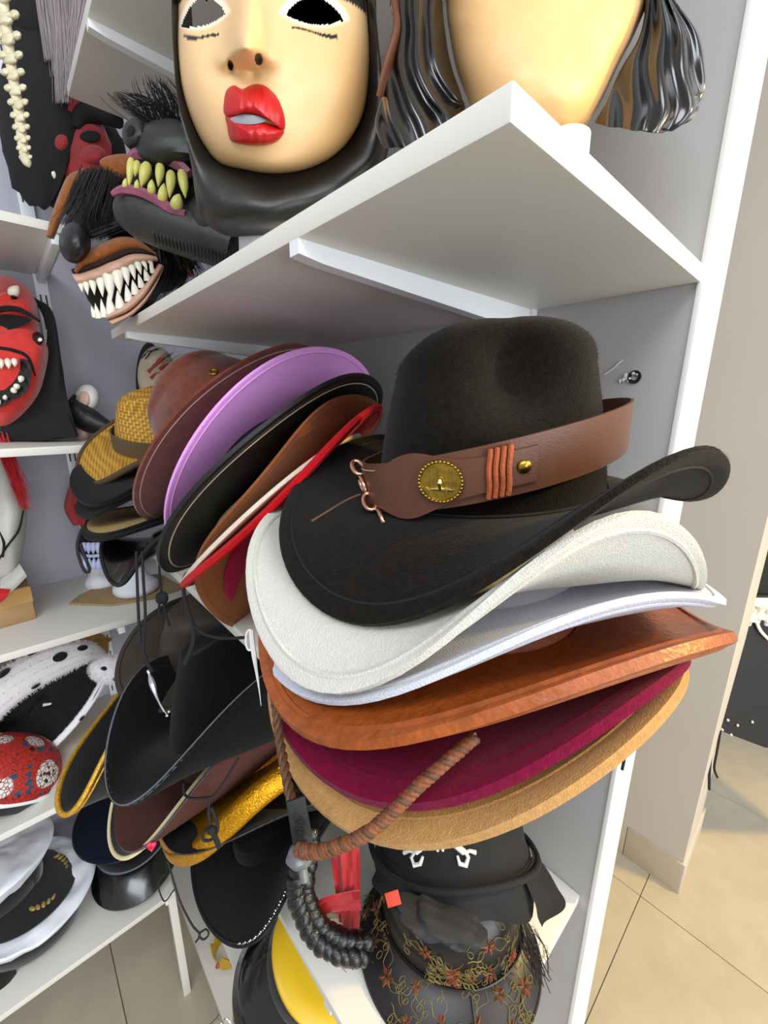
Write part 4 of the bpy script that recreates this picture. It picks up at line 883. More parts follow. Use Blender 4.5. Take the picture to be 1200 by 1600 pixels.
# ------------------------------------------------------------------ masks
class Sculpt:
    """a mask or head: a thing whose relief is laid on a plane at its own distance and rises towards the viewer's side"""
    def __init__(s, name, label, cat, cx, cy, d, up=0.0, group=None):
        s.cx, s.cy, s.d = cx, cy, d; s.o = fd(cx, cy, d); s.n = -(ray(cx, cy).normalized()); s.n = (s.n+Vector((0, 0, up))).normalized()
        s.t = thing(name, label, cat, Matrix.Translation(s.o), group)
    def P(s, x, y, h=0): return fd(x, y, s.d)+s.n*h-s.o
    def px(s, v): return v*s.d/FOC
    def polar(s, nm, m, outline, h, ns=40, nt=120, c=None, col=None, hole=None, parent=None, back=None):
        cx, cy = c or (s.cx, s.cy)
        pts = [Vector((x, y, 0)) for x, y in outline]; k = len(pts); cl = []
        per = max(2, nt//k)
        for i in range(k):
            p0, p1, p2, p3 = pts[i-1], pts[i], pts[(i+1) % k], pts[(i+2) % k]
            for q in range(per):
                t = q/per; cl.append(.5*((2*p1)+(p2-p0)*t+(2*p0-5*p1+4*p2-p3)*t*t+(3*p1-p0-3*p2+p3)*t**3))
        n = len(cl); g = G(); cols = []; xy = []
        for i in range(ns+1):
            r = max(.002, i/ns)
            for p in cl:
                x, y = cx+(p.x-cx)*r, cy+(p.y-cy)*r; g.v.append(tuple(s.P(x, y, h(x, y, r)))); xy.append((x, y)); cols.append(col(x, y, r) if col else (1, 1, 1))
        for i in range(ns):
            for j in range(n):
                a, b, c2, d2 = i*n+j, i*n+(j+1) % n, (i+1)*n+(j+1) % n, (i+1)*n+j
                if hole:
                    mx = (xy[a][0]+xy[b][0]+xy[c2][0]+xy[d2][0])/4; my = (xy[a][1]+xy[b][1]+xy[c2][1]+xy[d2][1])/4
                    if hole(mx, my): continue
                g.f.append((a, b, c2, d2))
        if back is not None:      # closes the shape behind
            o_ = len(g.v); base = ns*n
            for p in cl: g.v.append(tuple(s.P(cx+(p.x-cx)*.9, cy+(p.y-cy)*.9, back))); cols.append(cols[base] if col else (1, 1, 1))
            for j in range(n): g.f.append((base+j, base+(j+1) % n, o_+(j+1) % n, o_+j))
            g.f.append(tuple(range(o_, o_+n)))
        return mk(nm, g, m, parent or s.t, colors=cols if col else None)
    def band(s, nm, m, A, B, h, nu=6, nv=16, parent=None, back=-.02, col=None, h0=0):
        A = smoothpath([Vector((x, y, 0)) for x, y in A], nu); B = smoothpath([Vector((x, y, 0)) for x, y in B], nu); n = min(len(A), len(B)); rows = []
        for i in range(nv+1):
            v = i/nv; rows.append([s.P(lerp(A[j].x, B[j].x, v), lerp(A[j].y, B[j].y, v), h0+h(j/(n-1), v)) for j in range(n)])
        for v, bk in ((.8, back), (.2, back)): rows.append([s.P(lerp(A[j].x, B[j].x, v), lerp(A[j].y, B[j].y, v), h0+bk) for j in range(n)])
        g = G().grid(rows, cv=True); L_ = len(rows); g.f += [tuple(i*n for i in range(L_)), tuple(i*n+n-1 for i in range(L_))[::-1]]
        return mk(nm, g, m, parent or s.t)
    def line(s, nm, m, pts, r, h=0, parent=None, n=6, flat=1.0):
        q = smoothpath([s.P(x, y, h(x, y) if callable(h) else h) for x, y in pts], 6); k = len(q)
        rr = [s.px(r)]*k if not isinstance(r, (list, tuple)) else [s.px(lerp(r[min(int(i/(k-1)*(len(r)-1)), len(r)-2)], r[min(int(i/(k-1)*(len(r)-1)), len(r)-2)+1], i/(k-1)*(len(r)-1)-min(int(i/(k-1)*(len(r)-1)), len(r)-2))) for i in range(k)]
        return mk(nm, G().tube(q, rr, n, flat=flat), m, parent or s.t)
    def ball(s, nm, m, x, y, h, rx, ry, rh, parent=None, fn=None, nu=20, nv=14):
        e1 = RT; e2 = UP; g = G(); rows = []
        for i in range(nv+1):
            a = pi*i/nv; row = []
            for j in range(nu):
                t = 2*pi*j/nu; d = Vector((sin(a)*cos(t), cos(a), sin(a)*sin(t))); k = fn(d) if fn else 1
                row.append(s.P(x, y, h)+(e1*d.x*s.px(rx)+e2*d.y*s.px(ry)+s.n*d.z*rh)*k)
            rows.append(row)
        return mk(nm, g.grid(rows, cu=True), m, parent or s.t)
    def tooth(s, m, x0, y0, x1, y1, w, h, parent=None, nm='tooth', sharp=False):
        k = 7; a, b = s.P(x0, y0, h), s.P(x1, y1, h+.003); pts = [a.lerp(b, i/k)+s.n*.003*sin(pi*i/k) for i in range(k+1)]
        prof = [.75, 1, 1, .95, .82, .62, .36, .05]
        if sharp: prof = [1.15, 1.05, .92, .78, .62, .44, .24, .03]
        return mk(nm, G().tube(pts, [s.px(w)*p for p in prof], 8), m, parent or s.t)
def strands(s, seeds, n, spread, r, m, parent, nm='hair_strands', jit=.25):
    """loose hair: each strand a thin tube along a jittered path of pixels at the thing's distance"""
    g = G()
    for _ in range(n):
        pth = rnd.choice(seeds); dx, dy, dh = rnd.gauss(0, spread), rnd.gauss(0, spread*.3), rnd.gauss(0, .008); pts = []
        for i, (x, y) in enumerate(pth): dx += rnd.gauss(0, spread*jit); pts.append(s.P(x+dx, y+dy, dh+.003*i))
        q = smoothpath(pts, 4); g.tube(q, [s.px(r)*(1-.75*i/(len(q)-1)) for i in range(len(q))], 4, caps=False)
    o = mk(nm, g, m, parent); o['kind'] = 'stuff'; return o
hairblk = mat('black_fibre_hair', '0b0a0b', .5, spec=.3); hairgrey = mat('grey_fibre_hair', '9b9090', .55); furbrn = mat('orange_brown_fur', '8a4c14', .9, .6, 400, .3, 120, sheen=.2)
latexblk = mat('black_latex', '1a1a18', .42, .35, 60, .3, 20); latexskin = mat('painted_latex_skin', 'ffffff', .48, .08, 90, .05, 14, attr='Col', sub=.0)
liprd = mat('red_lip_latex', 'b80f12', .38, .25, 90, .12, 40); toothw = mat('ivory_teeth', 'e8e2d2', .35, .1, 60); toothy = mat('yellow_teeth', 'c9c46a', .4, .2, 60, .1, 50)
holem = mat('mask_inside_black', '050505', .9)

# --- pale woman mask with black hood
wm = Sculpt('face_mask', 'pale latex woman mask with big red lips and black hood on the upper shelf', 'mask', 425, 110, .345, 0)
def ell(x, y, cx, cy, rx, ry): return hypot((x-cx)/rx, (y-cy)/ry)
def nose(x, y):
    q = 0
    q += .034*gs(x-(392-(y-75)*.03), 25)*sst(-70, 70, y)*(1-sst(80, 112, y))
    q += .012*gs(ell(x, y, 391, 76, 26, 24), 1)+.0085*gs(ell(x, y, 359, 97, 14, 16), 1)+.0085*gs(ell(x, y, 427, 94, 17, 18), 1)
    q -= .006*gs(ell(x, y, 367, 104, 4, 7), 1)+.006*gs(ell(x, y, 407, 96, 5, 7), 1)
    return q
def wh(x, y, r):
    h = .050*(1-min(1, ell(x, y, 426, 60, 190, 250))**2.2)+nose(x, y)
    h += .010*gs(ell(x, y, 400, 176, 52, 48), 1)                                    # mouth mound
    h += .008*gs(ell(x, y, 320, 120, 45, 55), 1)+.008*gs(ell(x, y, 510, 125, 55, 60), 1)   # cheeks
    h += .007*gs(ell(x, y, 420, 255, 45, 26), 1)                                    # chin
    h -= .008*gs(ell(x, y, 323, 28, 38, 26), 1)+.008*gs(ell(x, y, 488, 30, 44, 26), 1)   # eye sockets
    h -= .004*gs(ell(x, y, 398, 118, 8, 10), 1)                                     # philtrum
    return h-.035*r**10
def almond(x, y, cx, cy, w, hu, hl, sl=0):
    u = (x-cx)/w; y0 = cy+sl*u
    return abs(u) < 1 and (y0-hu*(1-u*u)**.8) < y < (y0+hl*(1-u*u))
def whole(x, y): return almond(x, y, 322, 36, 36, 33, 9, -6) or almond(x, y, 487, 34, 42, 29, 10, 3)
SK, SKW, BLK = lin('e2ba86'), lin('efe0c8'), lin('14110f')
def wcol(x, y, r):
    c = Vector(SK).lerp(Vector(lin('dca868')), sst(430, 580, x)*.75*sst(20, 120, y))
    for cx, cy, w, hu, hl, sl in ((322, 36, 48, 46, 18, -6), (487, 34, 56, 42, 18, 3)):
        u = (x-cx)/w
        if abs(u) < 1:
            y0 = cy+sl*u; a, b = y0-hu*(1-u*u)**.8, y0+hl*(1-u*u)
            c = c.lerp(Vector(SKW), sst(0, 8, min(y-a, b-y)))
    # brows
    u = (x-500)/75
    if -1 < u < 1 and -30+26*max(0, u)**1.5*1.7-16 < y < -6+30*max(0, u)**1.3+6*(1-abs(u)): c = Vector(BLK)
    u = (x-300)/55
    if -1 < u < 1 and -34 < y < -2+22*max(0, -u)**1.2: c = Vector(BLK)
    if abs(x-320) < 29 and abs(y-(61+2*sin((x-300)/9))) < 2.4: c = Vector(BLK)
    if abs(x-486) < 33 and abs(y-(49+13*sst(453, 515, x))) < 1.6+1.8*sst(480, 515, x): c = Vector(BLK)
    if ell(x, y, 367, 103, 4, 7) < 1 or ell(x, y, 407, 95, 5.5, 8) < 1: c = Vector(BLK)
    return tuple(c)
wout = ((428, -150), (330, -120), (280, -50), (273, 30), (276, 100), (283, 150), (298, 200), (318, 240), (342, 264), (385, 272), (430, 277), (480, 272), (525, 252), (555, 222), (575, 180), (582, 115), (580, 40), (570, -40), (530, -120))
fm = wm.polar('face', latexskin, wout, wh, 130, 285, (425, 80), wcol, whole)
def lh(c, amp): return c
lup = ((356, 172), (357, 150), (361, 137), (371, 131), (383, 136), (392, 132), (402, 129), (416, 132), (431, 146), (440, 165), (444, 184), (441, 196), (425, 184), (405, 174), (385, 172), (368, 177))
wm.polar('upper_lip', liprd, lup, lambda x, y, r: wh(x, y, .3)+.010*(1-r*r)**.7+.0008*sin(x*.55)*(1-r), 18, 112, (397, 155))
llo = ((358, 176), (370, 182), (392, 185), (412, 183), (428, 188), (442, 196), (438, 207), (428, 215), (410, 219), (388, 219), (368, 215), (362, 206), (360, 190))
wm.polar('lower_lip', liprd, llo, lambda x, y, r: wh(x, y, .3)+.010*(1-r*r)**.7+.0008*sin(x*.5)*(1-r), 18, 104, (398, 201))
wm.polar('mouth_gap', mat('grey_mouth', '8f8f98', .5), ((366, 178), (385, 172), (405, 174), (416, 181), (395, 186), (372, 184)), lambda x, y, r: wh(x, y, .3)+.004, 4, 36, (391, 179))
HI = [(x, y) for x, y in wout]; 
hoodout = ((430, -190), (310, -160), (262, -60), (262, 40), (268, 110), (272, 180), (282, 250), (288, 330), (300, 374), (340, 400), (402, 400), (482, 388), (560, 348), (620, 290), (636, 215), (616, 120), (600, 30), (598, -60), (555, -150))
rows = []; N2 = len(wout); A_ = smoothpath([Vector((x, y, 0)) for x, y in wout+(wout[0],)], 8); B_ = smoothpath([Vector((x, y, 0)) for x, y in hoodout+(hoodout[0],)], 8)
for i in range(15):
    v = i/14; row = []
    for j in range(len(A_)-1):
        x, y = lerp(A_[j].x, B_[j].x, v), lerp(A_[j].y, B_[j].y, v); e = wh(A_[j].x, A_[j].y, 1)
        row.append(wm.P(x, y, e+.004+.022*sin(pi*min(1, v*1.15))**.8-.05*v*v+.004*noise.noise(Vector((x*.02, y*.02, 0)))))
    rows.append(row)
e_ = len(rows); rows.append([wm.P(lerp(425, B_[j].x, .93), lerp(90, B_[j].y, .93), -.12) for j in range(len(A_)-1)])
mk('hood', G().grid(rows, cu=True), latexblk, wm.t)
wm.polar('hood_back', holem, [(lerp(425, x, .93), lerp(90, y, .93)) for x, y in hoodout], lambda x, y, r: -.12-.02*(1-r*r), 6, 80, hole=lambda x, y: ell(x, y, 300, 20, 40, 50) < 1)

# --- mask with glossy black wavy hair, chin seen from below
hmk = Sculpt('hair_mask', 'peach latex mask with glossy black wavy hair at the end of the upper shelf', 'mask', 850, 60, .30, 0)
peach = mat('peach_latex', 'dca665', .45, .1, 60, .12, 9, col2='e8bd86')
po = ((850, -170), (740, -140), (690, -60), (688, 10), (694, 60), (704, 110), (722, 160), (745, 205), (790, 235), (840, 236), (885, 228), (912, 212), (932, 188), (952, 150), (976, 100), (1002, 50), (1022, -10), (1010, -80), (950, -150))
hmk.polar('chin', peach, po, lambda x, y, r: .055*(1-r**2.4)-.03*r**8+.008*gs(ell(x, y, 850, 120, 70, 60), 1), 40, 190, (855, 50))
glossh = mat('glossy_black_latex_hair', '070607', .2, .1, 40, coat=.7); brownh = mat('worn_brown_latex', '5a3420', .4, .3, 60)
def lock(nm, A, B, nr, amp, parent=None):
    return hmk.band(nm, glossh, A, B, lambda u, v: .020*sin(pi*v)**.6+amp*sin(2*pi*(nr*v+1.1*sin(3.4*u+.4)+.4*u)), 10, 72, back=-.035)
lock('hair_lock', ((1012, -90), (1010, -20), (1000, 50), (975, 100), (950, 152), (930, 192)), ((1060, -90), (1042, -20), (1092, 52), (1100, 112), (1094, 165), (1050, 204)), 3.4, .0040)
hmk.band('hair_lock', glossh, ((930, 192), (952, 198), (985, 200)), ((1094, 165), (1080, 188), (1035, 208)), lambda u, v: .008*sin(pi*v), 6, 16, back=-.03)
lock('hair_lock', ((650, -90), (612, -10), (616, 40), (603, 90), (597, 140), (588, 190), (592, 226)), ((700, -90), (690, -10), (696, 60), (706, 110), (722, 150), (726, 170), (720, 224)), 3.6, .0038)
hmk.band('hair_top', glossh, ((640, -80), (690, -170), (850, -225), (1010, -170), (1068, -80)), ((700, -80), (745, -125), (850, -155), (955, -125), (1012, -80)), lambda u, v: .022*sin(pi*v)**.6+.004*sin(2*pi*(4*v+.6*sin(3*u))), 10, 40, back=-.05)
hmk.band('worn_edge', brownh, ((614, -5), (618, 40), (605, 92), (598, 140)), ((632, -5), (640, 40), (622, 100), (606, 150)), lambda u, v: .020*sin(pi*v)**.7, 6, 8, back=-.01, h0=.004)
o = mk('foam_stand', G().lathe([(0, 0), (.017, 0), (.018, .004), (.017, .06), (0, .06)], 28), foam); o.location = (.335, .175, 1.7267); tag(o, 'white foam stand peeking out below the peach mask', 'foam stand')
o = mk('foam_stand', G().lathe([(0, 0), (.03, 0), (.032, .004), (.03, .04), (0, .04)], 28), foam); o.location = (.235, .43, 1.7267); tag(o, 'white foam stand showing below the black hood of the pale mask', 'foam stand')

# --- dark snarling creature with yellow teeth
cm = Sculpt('creature_mask', 'dark grey snarling creature mask with yellow teeth and pink gums', 'mask', 260, 270, .50, .1)
latg = mat('grey_black_latex', '262824', .5, .6, 70, .35, 25); gum = mat('mauve_gum_latex', '8a4a62', .4, .3, 70, .3, 40)
cm.ball('mouth_cavity', holem, 262, 285, -.02, 70, 52, .03)
cm.ball('upper_snout', latg, 262, 228, .0, 62, 40, .045, fn=lambda d: 1+.13*noise.noise(d*2.2+Vector((4, 0, 1)))+.03*sin(14*d.y))
ns_ = cm.ball('snout_tip', latg, 212, 213, .012, 20, 24, .03, fn=lambda d: 1-.35*gs(hypot(d.x+.1, d.y), .38)*(1 if d.z > 0 else 0))
cm.ball('nostril', holem, 208, 214, .032, 7, 11, .006, parent=ns_)
cm.line('upper_gum', gum, ((206, 252), (215, 246), (235, 246), (258, 252), (280, 262), (296, 275)), (5, 8, 9, 9, 9, 6), .020)
cm.line('lower_gum', gum, ((178, 306), (196, 300), (222, 304), (250, 318), (270, 330), (290, 336)), (3, 7, 8, 8, 8, 5), .022)
for x0, y0, x1, y1, w in ((208, 254, 204, 296, 5.5), (217, 258, 213, 280, 5), (232, 262, 222, 296, 8), (252, 262, 248, 295, 6.5), (268, 274, 265, 312, 7), (284, 273, 289, 312, 7.5)): cm.tooth(toothy, x0, y0, x1, y1, w, .022)
for x0, y0, x1, y1, w in ((198, 298, 200, 282, 4), (216, 300, 217, 284, 4), (238, 306, 239, 284, 6), (254, 318, 257, 290, 7), (274, 328, 280, 306, 9)): cm.tooth(toothy, x0, y0, x1, y1, w, .024)
cm.line('lower_jaw', latg, ((188, 330), (215, 336), (250, 348), (290, 362), (335, 376), (375, 392)), (20, 34, 36, 36, 36, 34), -.012, n=24)
g = G()
for k in range(26): 
    x = 240+k*5.6; yy = 345+(x-240)*.36; q = [cm.P(x+dx, yy+dy*36, .5*0-.012+cm.px(34)*sqrt(max(0, 1-dy*dy))) for dy, dx in ((-.85, 5), (-.4, 1), (.1, -1), (.6, 0), (.92, 3))]; g.tube(smoothpath(q, 3), cm.px(1.5), 5)
mk('jaw_ridges', g, latg, cm.t)
cm.ball('neck_knob', latg, 318, 335, .0, 30, 34, .03)
strands(cm, (((250, 205), (238, 180), (225, 160), (200, 150)), ((262, 205), (250, 170), (235, 140), (232, 125)), ((255, 205), (225, 185), (200, 168), (180, 150)), ((270, 205), (268, 175), (262, 150), (245, 130)), ((280, 205), (262, 180), (240, 165), (215, 168)), ((285, 210), (282, 185), (275, 165), (262, 150))), 150, 9, 1.0, hairblk, cm.t)

# --- brown wolf mask with shark-like teeth, ears and black fur
wf = Sculpt('wolf_mask', 'brown wolf mask with bared white fangs, black nose and floppy ears', 'mask', 200, 400, .60, .1)
flesh = mat('flesh_latex', 'b98a74', .45, .4, 60, .2, 30, col2='d0ab94'); furdark = mat('dark_brown_fur', '2a1a10', .95, .7, 300, .3, 80)
wf.ball('mouth_cavity', holem, 190, 445, -.03, 62, 52, .03)
wf.ball('black_fur_head', hairblk, 235, 390, -.075, 80, 68, .05, fn=lambda d: 1+.12*noise.noise(d*4))
wf.ball('nose', mat('wrinkled_black_nose', '0e0e10', .4, .6, 120), 121, 384, .03, 24, 31, .035, fn=lambda d: 1+.04*noise.noise(d*4))
wf.band('muzzle', furbrn, ((118, 425), (126, 395), (150, 385), (185, 371), (215, 375), (240, 396)), ((124, 430), (138, 424), (160, 415), (190, 402), (215, 396), (244, 402)), lambda u, v: .028*sin(pi*v)**.6, 8, 14, h0=.004)
wf.line('lip_trim', furdark, ((117, 427), (140, 420), (170, 408), (205, 395), (240, 397)), 4, .022)
wf.band('upper_lip', flesh, ((115, 429), (140, 424), (175, 410), (210, 398), (242, 402)), ((124, 446), (150, 440), (180, 430), (210, 414), (246, 410)), lambda u, v: .012*sin(pi*v)**.5+.0015*sin(u*30), 8, 10, h0=.016)
wf.band('lower_lip', flesh, ((256, 418), (242, 440), (225, 465), (200, 487), (168, 500)), ((246, 414), (230, 440), (212, 458), (192, 476), (166, 490)), lambda u, v: .012*sin(pi*v)**.5, 8, 10, h0=.012)
wf.band('lower_lip_edge', flesh, ((256, 420), (244, 448), (228, 472), (205, 494), (180, 508)), ((254, 418), (241, 442), (224, 466), (200, 488), (168, 500)), lambda u, v: .010*sin(pi*v)**.5, 8, 8, h0=.008)
for i, (x, y, L, w) in enumerate(((128, 446, 12, 4), (136, 446, 16, 4.5), (146, 444, 18, 5), (158, 441, 24, 6), (171, 437, 34, 8), (184, 432, 28, 8), (196, 426, 22, 6), (206, 421, 18, 5), (215, 416, 15, 5), (224, 413, 12, 4), (233, 411, 9, 4))): wf.tooth(toothw, x, y-3, x+3+i*.3, y+L, w, .016, sharp=True)
for i, (x, y, L, w) in enumerate(((150, 492, 14, 4), (156, 494, 20, 4.5), (165, 493, 26, 5), (176, 489, 30, 7), (190, 480, 26, 7), (203, 469, 24, 6), (213, 458, 20, 6), (222, 447, 18, 5), (231, 436, 15, 5), (239, 424, 13, 4))): wf.tooth(toothw, x, y+3, x-6, y-L, w, .014, sharp=True)
wf.band('ear', furbrn, ((128, 258), (104, 268), (88, 300), (76, 335), (68, 366)), ((136, 264), (116, 290), (106, 310), (92, 340), (80, 368)), lambda u, v: .010*sin(pi*v)**.6, 8, 8, h0=-.02)
wf.band('ear', furbrn, ((153, 243), (160, 236), (180, 231), (204, 230)), ((156, 254), (166, 262), (188, 270), (206, 268)), lambda u, v: .012*sin(pi*v)**.6, 8, 10, h0=-.03)
wf.band('cheek_patch', furbrn, ((142, 318), (160, 310), (178, 306)), ((148, 350), (165, 352), (182, 350)), lambda u, v: .010*sin(pi*v), 6, 8, h0=-.03)
wf.band('cheek_patch', furbrn, ((248, 372), (268, 380), (290, 405), (305, 430)), ((252, 384), (262, 395), (280, 418), (298, 432)), lambda u, v: .008*sin(pi*v), 6, 8, h0=.0)
wf.ball('fur_mass', hairblk, 150, 305, -.045, 48, 52, .04, fn=lambda d: 1+.15*noise.noise(d*4))
strands(wf, (((150, 265), (135, 300), (120, 330), (105, 350)), ((165, 270), (150, 310), (140, 345), (150, 372)), ((180, 280), (170, 320), (165, 350), (175, 368)), ((140, 268), (128, 300), (126, 335), (115, 362)), ((240, 350), (262, 370), (285, 400), (300, 425)), ((230, 345), (200, 350), (170, 360), (140, 372)), ((255, 365), (275, 400), (285, 430), (272, 455)), ((258, 380), (262, 410), (258, 440), (240, 470))), 420, 9, .9, hairblk, wf.t, 'fur_strands')

# --- red and black devil mask, black hood with grey hair, bones
dv = Sculpt('devil_mask', 'dark red devil mask with black brows behind the grey hair', 'mask', 120, 235, .76, .1)
redl = mat('red_flocked_latex', '8f1116', .7, .6, 120, .35, 30, sheen=.3); blackh = mat('matte_black_hood', '0c0b0c', .9, .2, 200)
dv.ball('head', blackh, 125, 250, -.06, 78, 88, .06, fn=lambda d: 1+.08*noise.noise(d*3))
dv.ball('face', redl, 120, 238, -.02, 56, 62, .05, fn=lambda d: 1+.16*noise.noise(d*2.5+Vector((1, 5, 2))))
dv.ball('nose', redl, 92, 226, .028, 17, 19, .022); dv.ball('nostril_wing', redl, 72, 246, .02, 14, 14, .018); dv.ball('cheek', redl, 70, 208, .012, 14, 16, .016); dv.ball('cheek', redl, 140, 243, .018, 24, 16, .018)
dv.line('forehead_ridge', redl, ((105, 165), (108, 190), (104, 212)), (20, 14, 9), .018, n=12)
dv.line('brow', blackh, ((62, 190), (78, 178), (92, 188), (98, 205)), (8, 13, 12, 6), .022, n=10); dv.line('brow', blackh, ((120, 205), (128, 185), (150, 178), (185, 192)), (6, 12, 15, 10), .022, n=10)
dv.ball('eye_hole', holem, 141, 217, .030, 16, 9, .006); dv.ball('mouth', holem, 88, 262, .016, 24, 12, .012); dv.tooth(toothw, 84, 268, 87, 282, 5, .03)
dv.line('beard_strip', redl, ((74, 262), (70, 285), (76, 312)), (7, 6, 4), .0)
gh = Sculpt('hooded_wig', 'black hood with long grey hair hanging at the upper left', 'wig', 75, 130, .72, .1)
gh.ball('hood', blackh, 58, 165, -.05, 66, 160, .05, fn=lambda d: 1+.10*noise.noise(d*3))
gh.ball('hood_top', blackh, 60, -10, -.05, 60, 70, .05)
strands(gh, (((62, -60), (68, 0), (74, 50), (80, 95)), ((78, -60), (82, 0), (88, 60), (94, 120)), ((92, -60), (96, 0), (100, 60), (103, 140)), ((108, -60), (114, 0), (112, 60), (106, 150)), ((120, -60), (128, 0), (120, 50), (110, 120)), ((85, -60), (90, 10), (95, 80), (98, 160))), 520, 6, .8, hairgrey, gh.t, jit=.15)
bn = Sculpt('bone_spine', 'cream plastic spine of vertebrae hanging at the left edge', 'bones', 22, 140, .60, .1)
bone = mat('aged_bone', 'c9bd98', .6, .5, 80, .3, 40, col2='e3dcc2')
sp = [(4, -5), (8, 30), (12, 62), (16, 92), (20, 118), (24, 142), (28, 164), (31, 184), (33, 202), (35, 219), (37, 234), (40, 248)]
for i, (x, y) in enumerate(sp):
    s_ = 1-.05*i; vb = bn.ball('vertebra', bone, x, y, 0, 15*s_, 12*s_, .016*s_, fn=lambda d: 1+.14*noise.noise(d*2.4+Vector((i, 0, 0)))-.15*gs(d.y, .35))
    for sg in (-1, 1): bn.ball('process', bone, x+sg*15*s_, y-6*s_, .004, 9*s_, 8*s_, .010*s_, parent=vb, fn=lambda d: 1+.15*noise.noise(d*2+Vector((i, sg, 0))), nu=14, nv=10)
bn.line('spine_core', bone, sp, 7, -.004, n=8)
bn.line('hanging_cord', whitethread, ((2, -10), (0, -60), (-4, -140)), 1.2, -.002)
bn.tooth(bone, 38, 246, 46, 262, 7, 0, nm='tail_bone')

# --- red demon mask with black cloth on the left shelf
om = Sculpt('demon_mask', 'red flocked demon mask with open black mouth and black cloth hood on the left shelf', 'mask', 5, 555, .80, .05)
redf2 = mat('red_flocked_demon', 'c8241b', .8, .7, 160, .18, 60, sheen=.4)
def oh(x, y, r): return .055*(1-r**2.5)-.03*r**8+.012*gs(y-480, 22)*sst(70, 20, abs(x))+.010*gs(ell(x, y, 60, 560, 22, 40), 1)-.014*gs(ell(x, y, 22, 506, 40, 12), 1)
oo = ((5, 425), (-40, 430), (-75, 470), (-85, 540), (-75, 610), (-40, 660), (5, 672), (32, 655), (58, 625), (70, 590), (77, 548), (66, 522), (61, 495), (57, 465), (38, 440))
of = om.polar('face', redf2, oo, oh, 40, 150, (0, 550))
om.polar('eye_hole', holem, ((-30, 512), (0, 497), (30, 498), (48, 504), (30, 514), (0, 521)), lambda x, y, r: oh(x, y, .4)+.003, 6, 48, (10, 508))
om.line('brow_line', holem, ((-30, 505), (0, 490), (30, 490), (60, 506)), (3, 4, 4, 2), lambda x, y: oh(x, y, .5)+.003)
om.polar('mouth', mat('wet_black_latex', '101114', .2, .3, 60, coat=.4), ((-30, 575), (0, 565), (30, 562), (44, 568), (47, 590), (40, 612), (20, 625), (0, 634), (-30, 625)), lambda x, y, r: oh(x, y, .5)+.004-.004*(1-r*r), 10, 72, (8, 596))
for x, y, a, b, w in ((2, 565, 3, 578, 4), (12, 564, 14, 578, 4), (22, 564, 23, 575, 4), (33, 590, 30, 598, 4), (27, 602, 22, 608, 4), (22, 612, 19, 605, 4), (8, 622, 9, 616, 3), (-2, 630, 0, 622, 3)): om.tooth(toothw, x, y, a, b, w, .055-.03*(hypot((x-0)/80, (y-550)/125))**2+.006)
om.line('cheek_line', holem, ((-5, 546), (20, 550), (42, 560), (54, 588)), (2, 2.6, 2.4, 1.2), lambda x, y: oh(x, y, hypot((x)/78, (y-550)/122))+.002)
om.ball('wart', mat('black_wart', '1a0f0f', .3), 57, 531, .022, 10, 11, .012); om.ball('wart_highlight', toothw, 61, 533, .034, 3.5, 3, .002)  # wart's glint modelled as a small white ball, not a reflection
om.tooth(toothw, 18, 466, 28, 453, 7, .045, nm='horn_tip'); om.line('horn', redf2, ((-4, 488), (8, 476), (20, 466)), (12, 10, 7), .040, n=10); om.line('horn_band', MATS['black_wart'], ((14, 462), (19, 466), (22, 472)), 4, .047)
clothb = mat('black_cotton_hood', '101012', .9, .2, 300)
om.band('cloth_hood', clothb, ((40, 455), (62, 475), (75, 520), (60, 600), (20, 640), (0, 690)), ((55, 462), (84, 485), (98, 560), (108, 620), (118, 660), (126, 684)), lambda u, v: .012*sin(pi*v)+.004*sin(u*9+v*6), 8, 16, h0=-.03, back=-.05)
om.band('cloth_hem', clothb, ((0, 655), (60, 640), (108, 650)), ((0, 690), (60, 691), (122, 685)), lambda u, v: .006*sin(pi*v)+.003*sin(u*14), 8, 8, h0=-.022, back=-.04)

# --- black beak mask, pale mask with red marks
dm = Sculpt('beak_mask', 'small white mask with wrinkled black beak beside the black cloth', 'mask', 140, 648, .88, .05)
pinkl = mat('pinkish_latex', 'c9a497', .5, .1, 60)
dm.ball('head', mat('off_white_latex', 'd9d3cd', .45), 136, 622, -.01, 20, 22, .03); dm.ball('eye_hollow', pinkl, 132, 624, .014, 10, 12, .01); dm.ball('neck', pinkl, 126, 672, -.01, 16, 18, .025)
dm.line('beak', mat('wrinkled_black_rubber', '15171a', .45, .8, 130), ((110, 632), (122, 646), (145, 660), (176, 672)), (12, 20, 18, 8), .010, n=18); dm.line('eye_stripe', holem, ((118, 618), (112, 628), (106, 640)), (2, 4, 3), .016)
fmk = Sculpt('tufted_mask', 'pale grey mask with red painted marks behind the suede hat', 'mask', 245, 585, .84, .05)
fmk.ball('head', mat('pale_grey_latex', 'b3a894', .6, .4, 60, .2, 20), 244, 585, -.02, 30, 46, .04)
fmk.ball('black_back', clothb, 232, 590, -.05, 22, 60, .03)
for x, y in ((232, 582), (240, 574), (236, 592), (246, 568), (250, 578)): fmk.line('red_mark', mat('red_paint', 'b0331f', .6), ((x, y), (x+8, y-7), (x+14, y-9)), (3, 2, .6), .018)
strands(fmk, (((228, 560), (236, 550), (248, 546)), ((240, 575), (250, 560), (262, 552))), 40, 5, .7, hairblk, fmk.t)

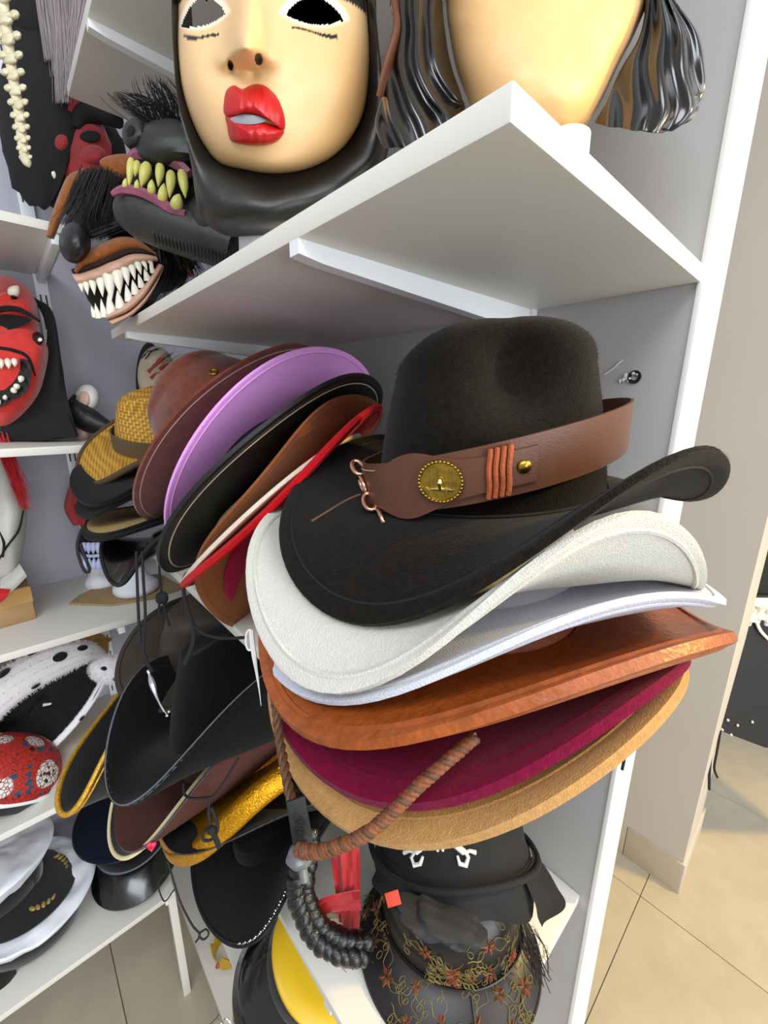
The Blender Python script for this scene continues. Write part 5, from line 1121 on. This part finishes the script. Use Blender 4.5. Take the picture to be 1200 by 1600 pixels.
# --- white clown mask with red hair, toothy mask
wc = Sculpt('clown_mask', 'grey-white clown mask with red hair sitting on the cardboard box', 'mask', -5, 815, .82, .05)
grw = mat('grey_white_latex', 'b9b6b1', .6, .3, 40, .1, 15)
co = ((-5, 690), (-50, 720), (-75, 800), (-60, 880), (-20, 915), (10, 912), (26, 897), (34, 870), (41, 830), (42, 800), (30, 765), (15, 720))
wc.polar('face', grw, co, lambda x, y, r: .05*(1-r**2.6)-.02*r**8+.012*gs(ell(x, y, 10, 830, 22, 50), 1), 30, 120, (-10, 805), back=-.05)
wc.line('cheek_line', holem, ((35, 800), (28, 830), (10, 855), (-5, 880)), (1, 1.6, 1.4, 1), .052); wc.line('cheek_line', holem, ((0, 830), (6, 850), (4, 870)), 1.6, .056)
wc.band('chin', grw, ((0, 905), (15, 895), (30, 880)), ((0, 932), (20, 922), (42, 900)), lambda u, v: .012*sin(pi*v), 6, 10, h0=.01); wc.band('red_lip', liprd, ((-20, 920), (0, 918), (16, 920)), ((-20, 945), (0, 940), (12, 930)), lambda u, v: .010*sin(pi*v), 6, 8, h0=.022)
redhair = mat('red_fibre_hair', 'b5121b', .5)
strands(wc, (((-5, 690), (8, 720), (20, 750), (32, 778)), ((-5, 700), (12, 740), (28, 770), (38, 795)), ((-5, 680), (5, 705), (16, 735), (30, 770))), 220, 6, 1.0, redhair, wc.t)
tm = Sculpt('toothy_mask', 'mask with blue-white teeth and red cloth on the foam stand', 'mask', 145, 830, .98, .05)
tm.ball('face', blackh, 150, 845, -.01, 30, 34, .035); tm.ball('forehead', pinkl, 142, 790, -.02, 24, 30, .03)
for pts in (((122, 745), (116, 770), (112, 795), (122, 820)), ((126, 800), (132, 815), (140, 822)), ((118, 750), (124, 765), (118, 790))): tm.line('red_strip', satin, pts, (6, 8, 9, 6), .022)
bteeth = mat('blue_white_teeth', 'b9c2e6', .4)
for k in range(6): tm.tooth(bteeth, 132+k*7, 849, 132+k*7, 866, 4.2, .030); tm.tooth(bteeth, 133+k*7, 888, 133+k*7, 871, 4.2, .030)
tm.line('tongue', bteeth, ((132, 868), (145, 869), (160, 867)), 2.6, .034)
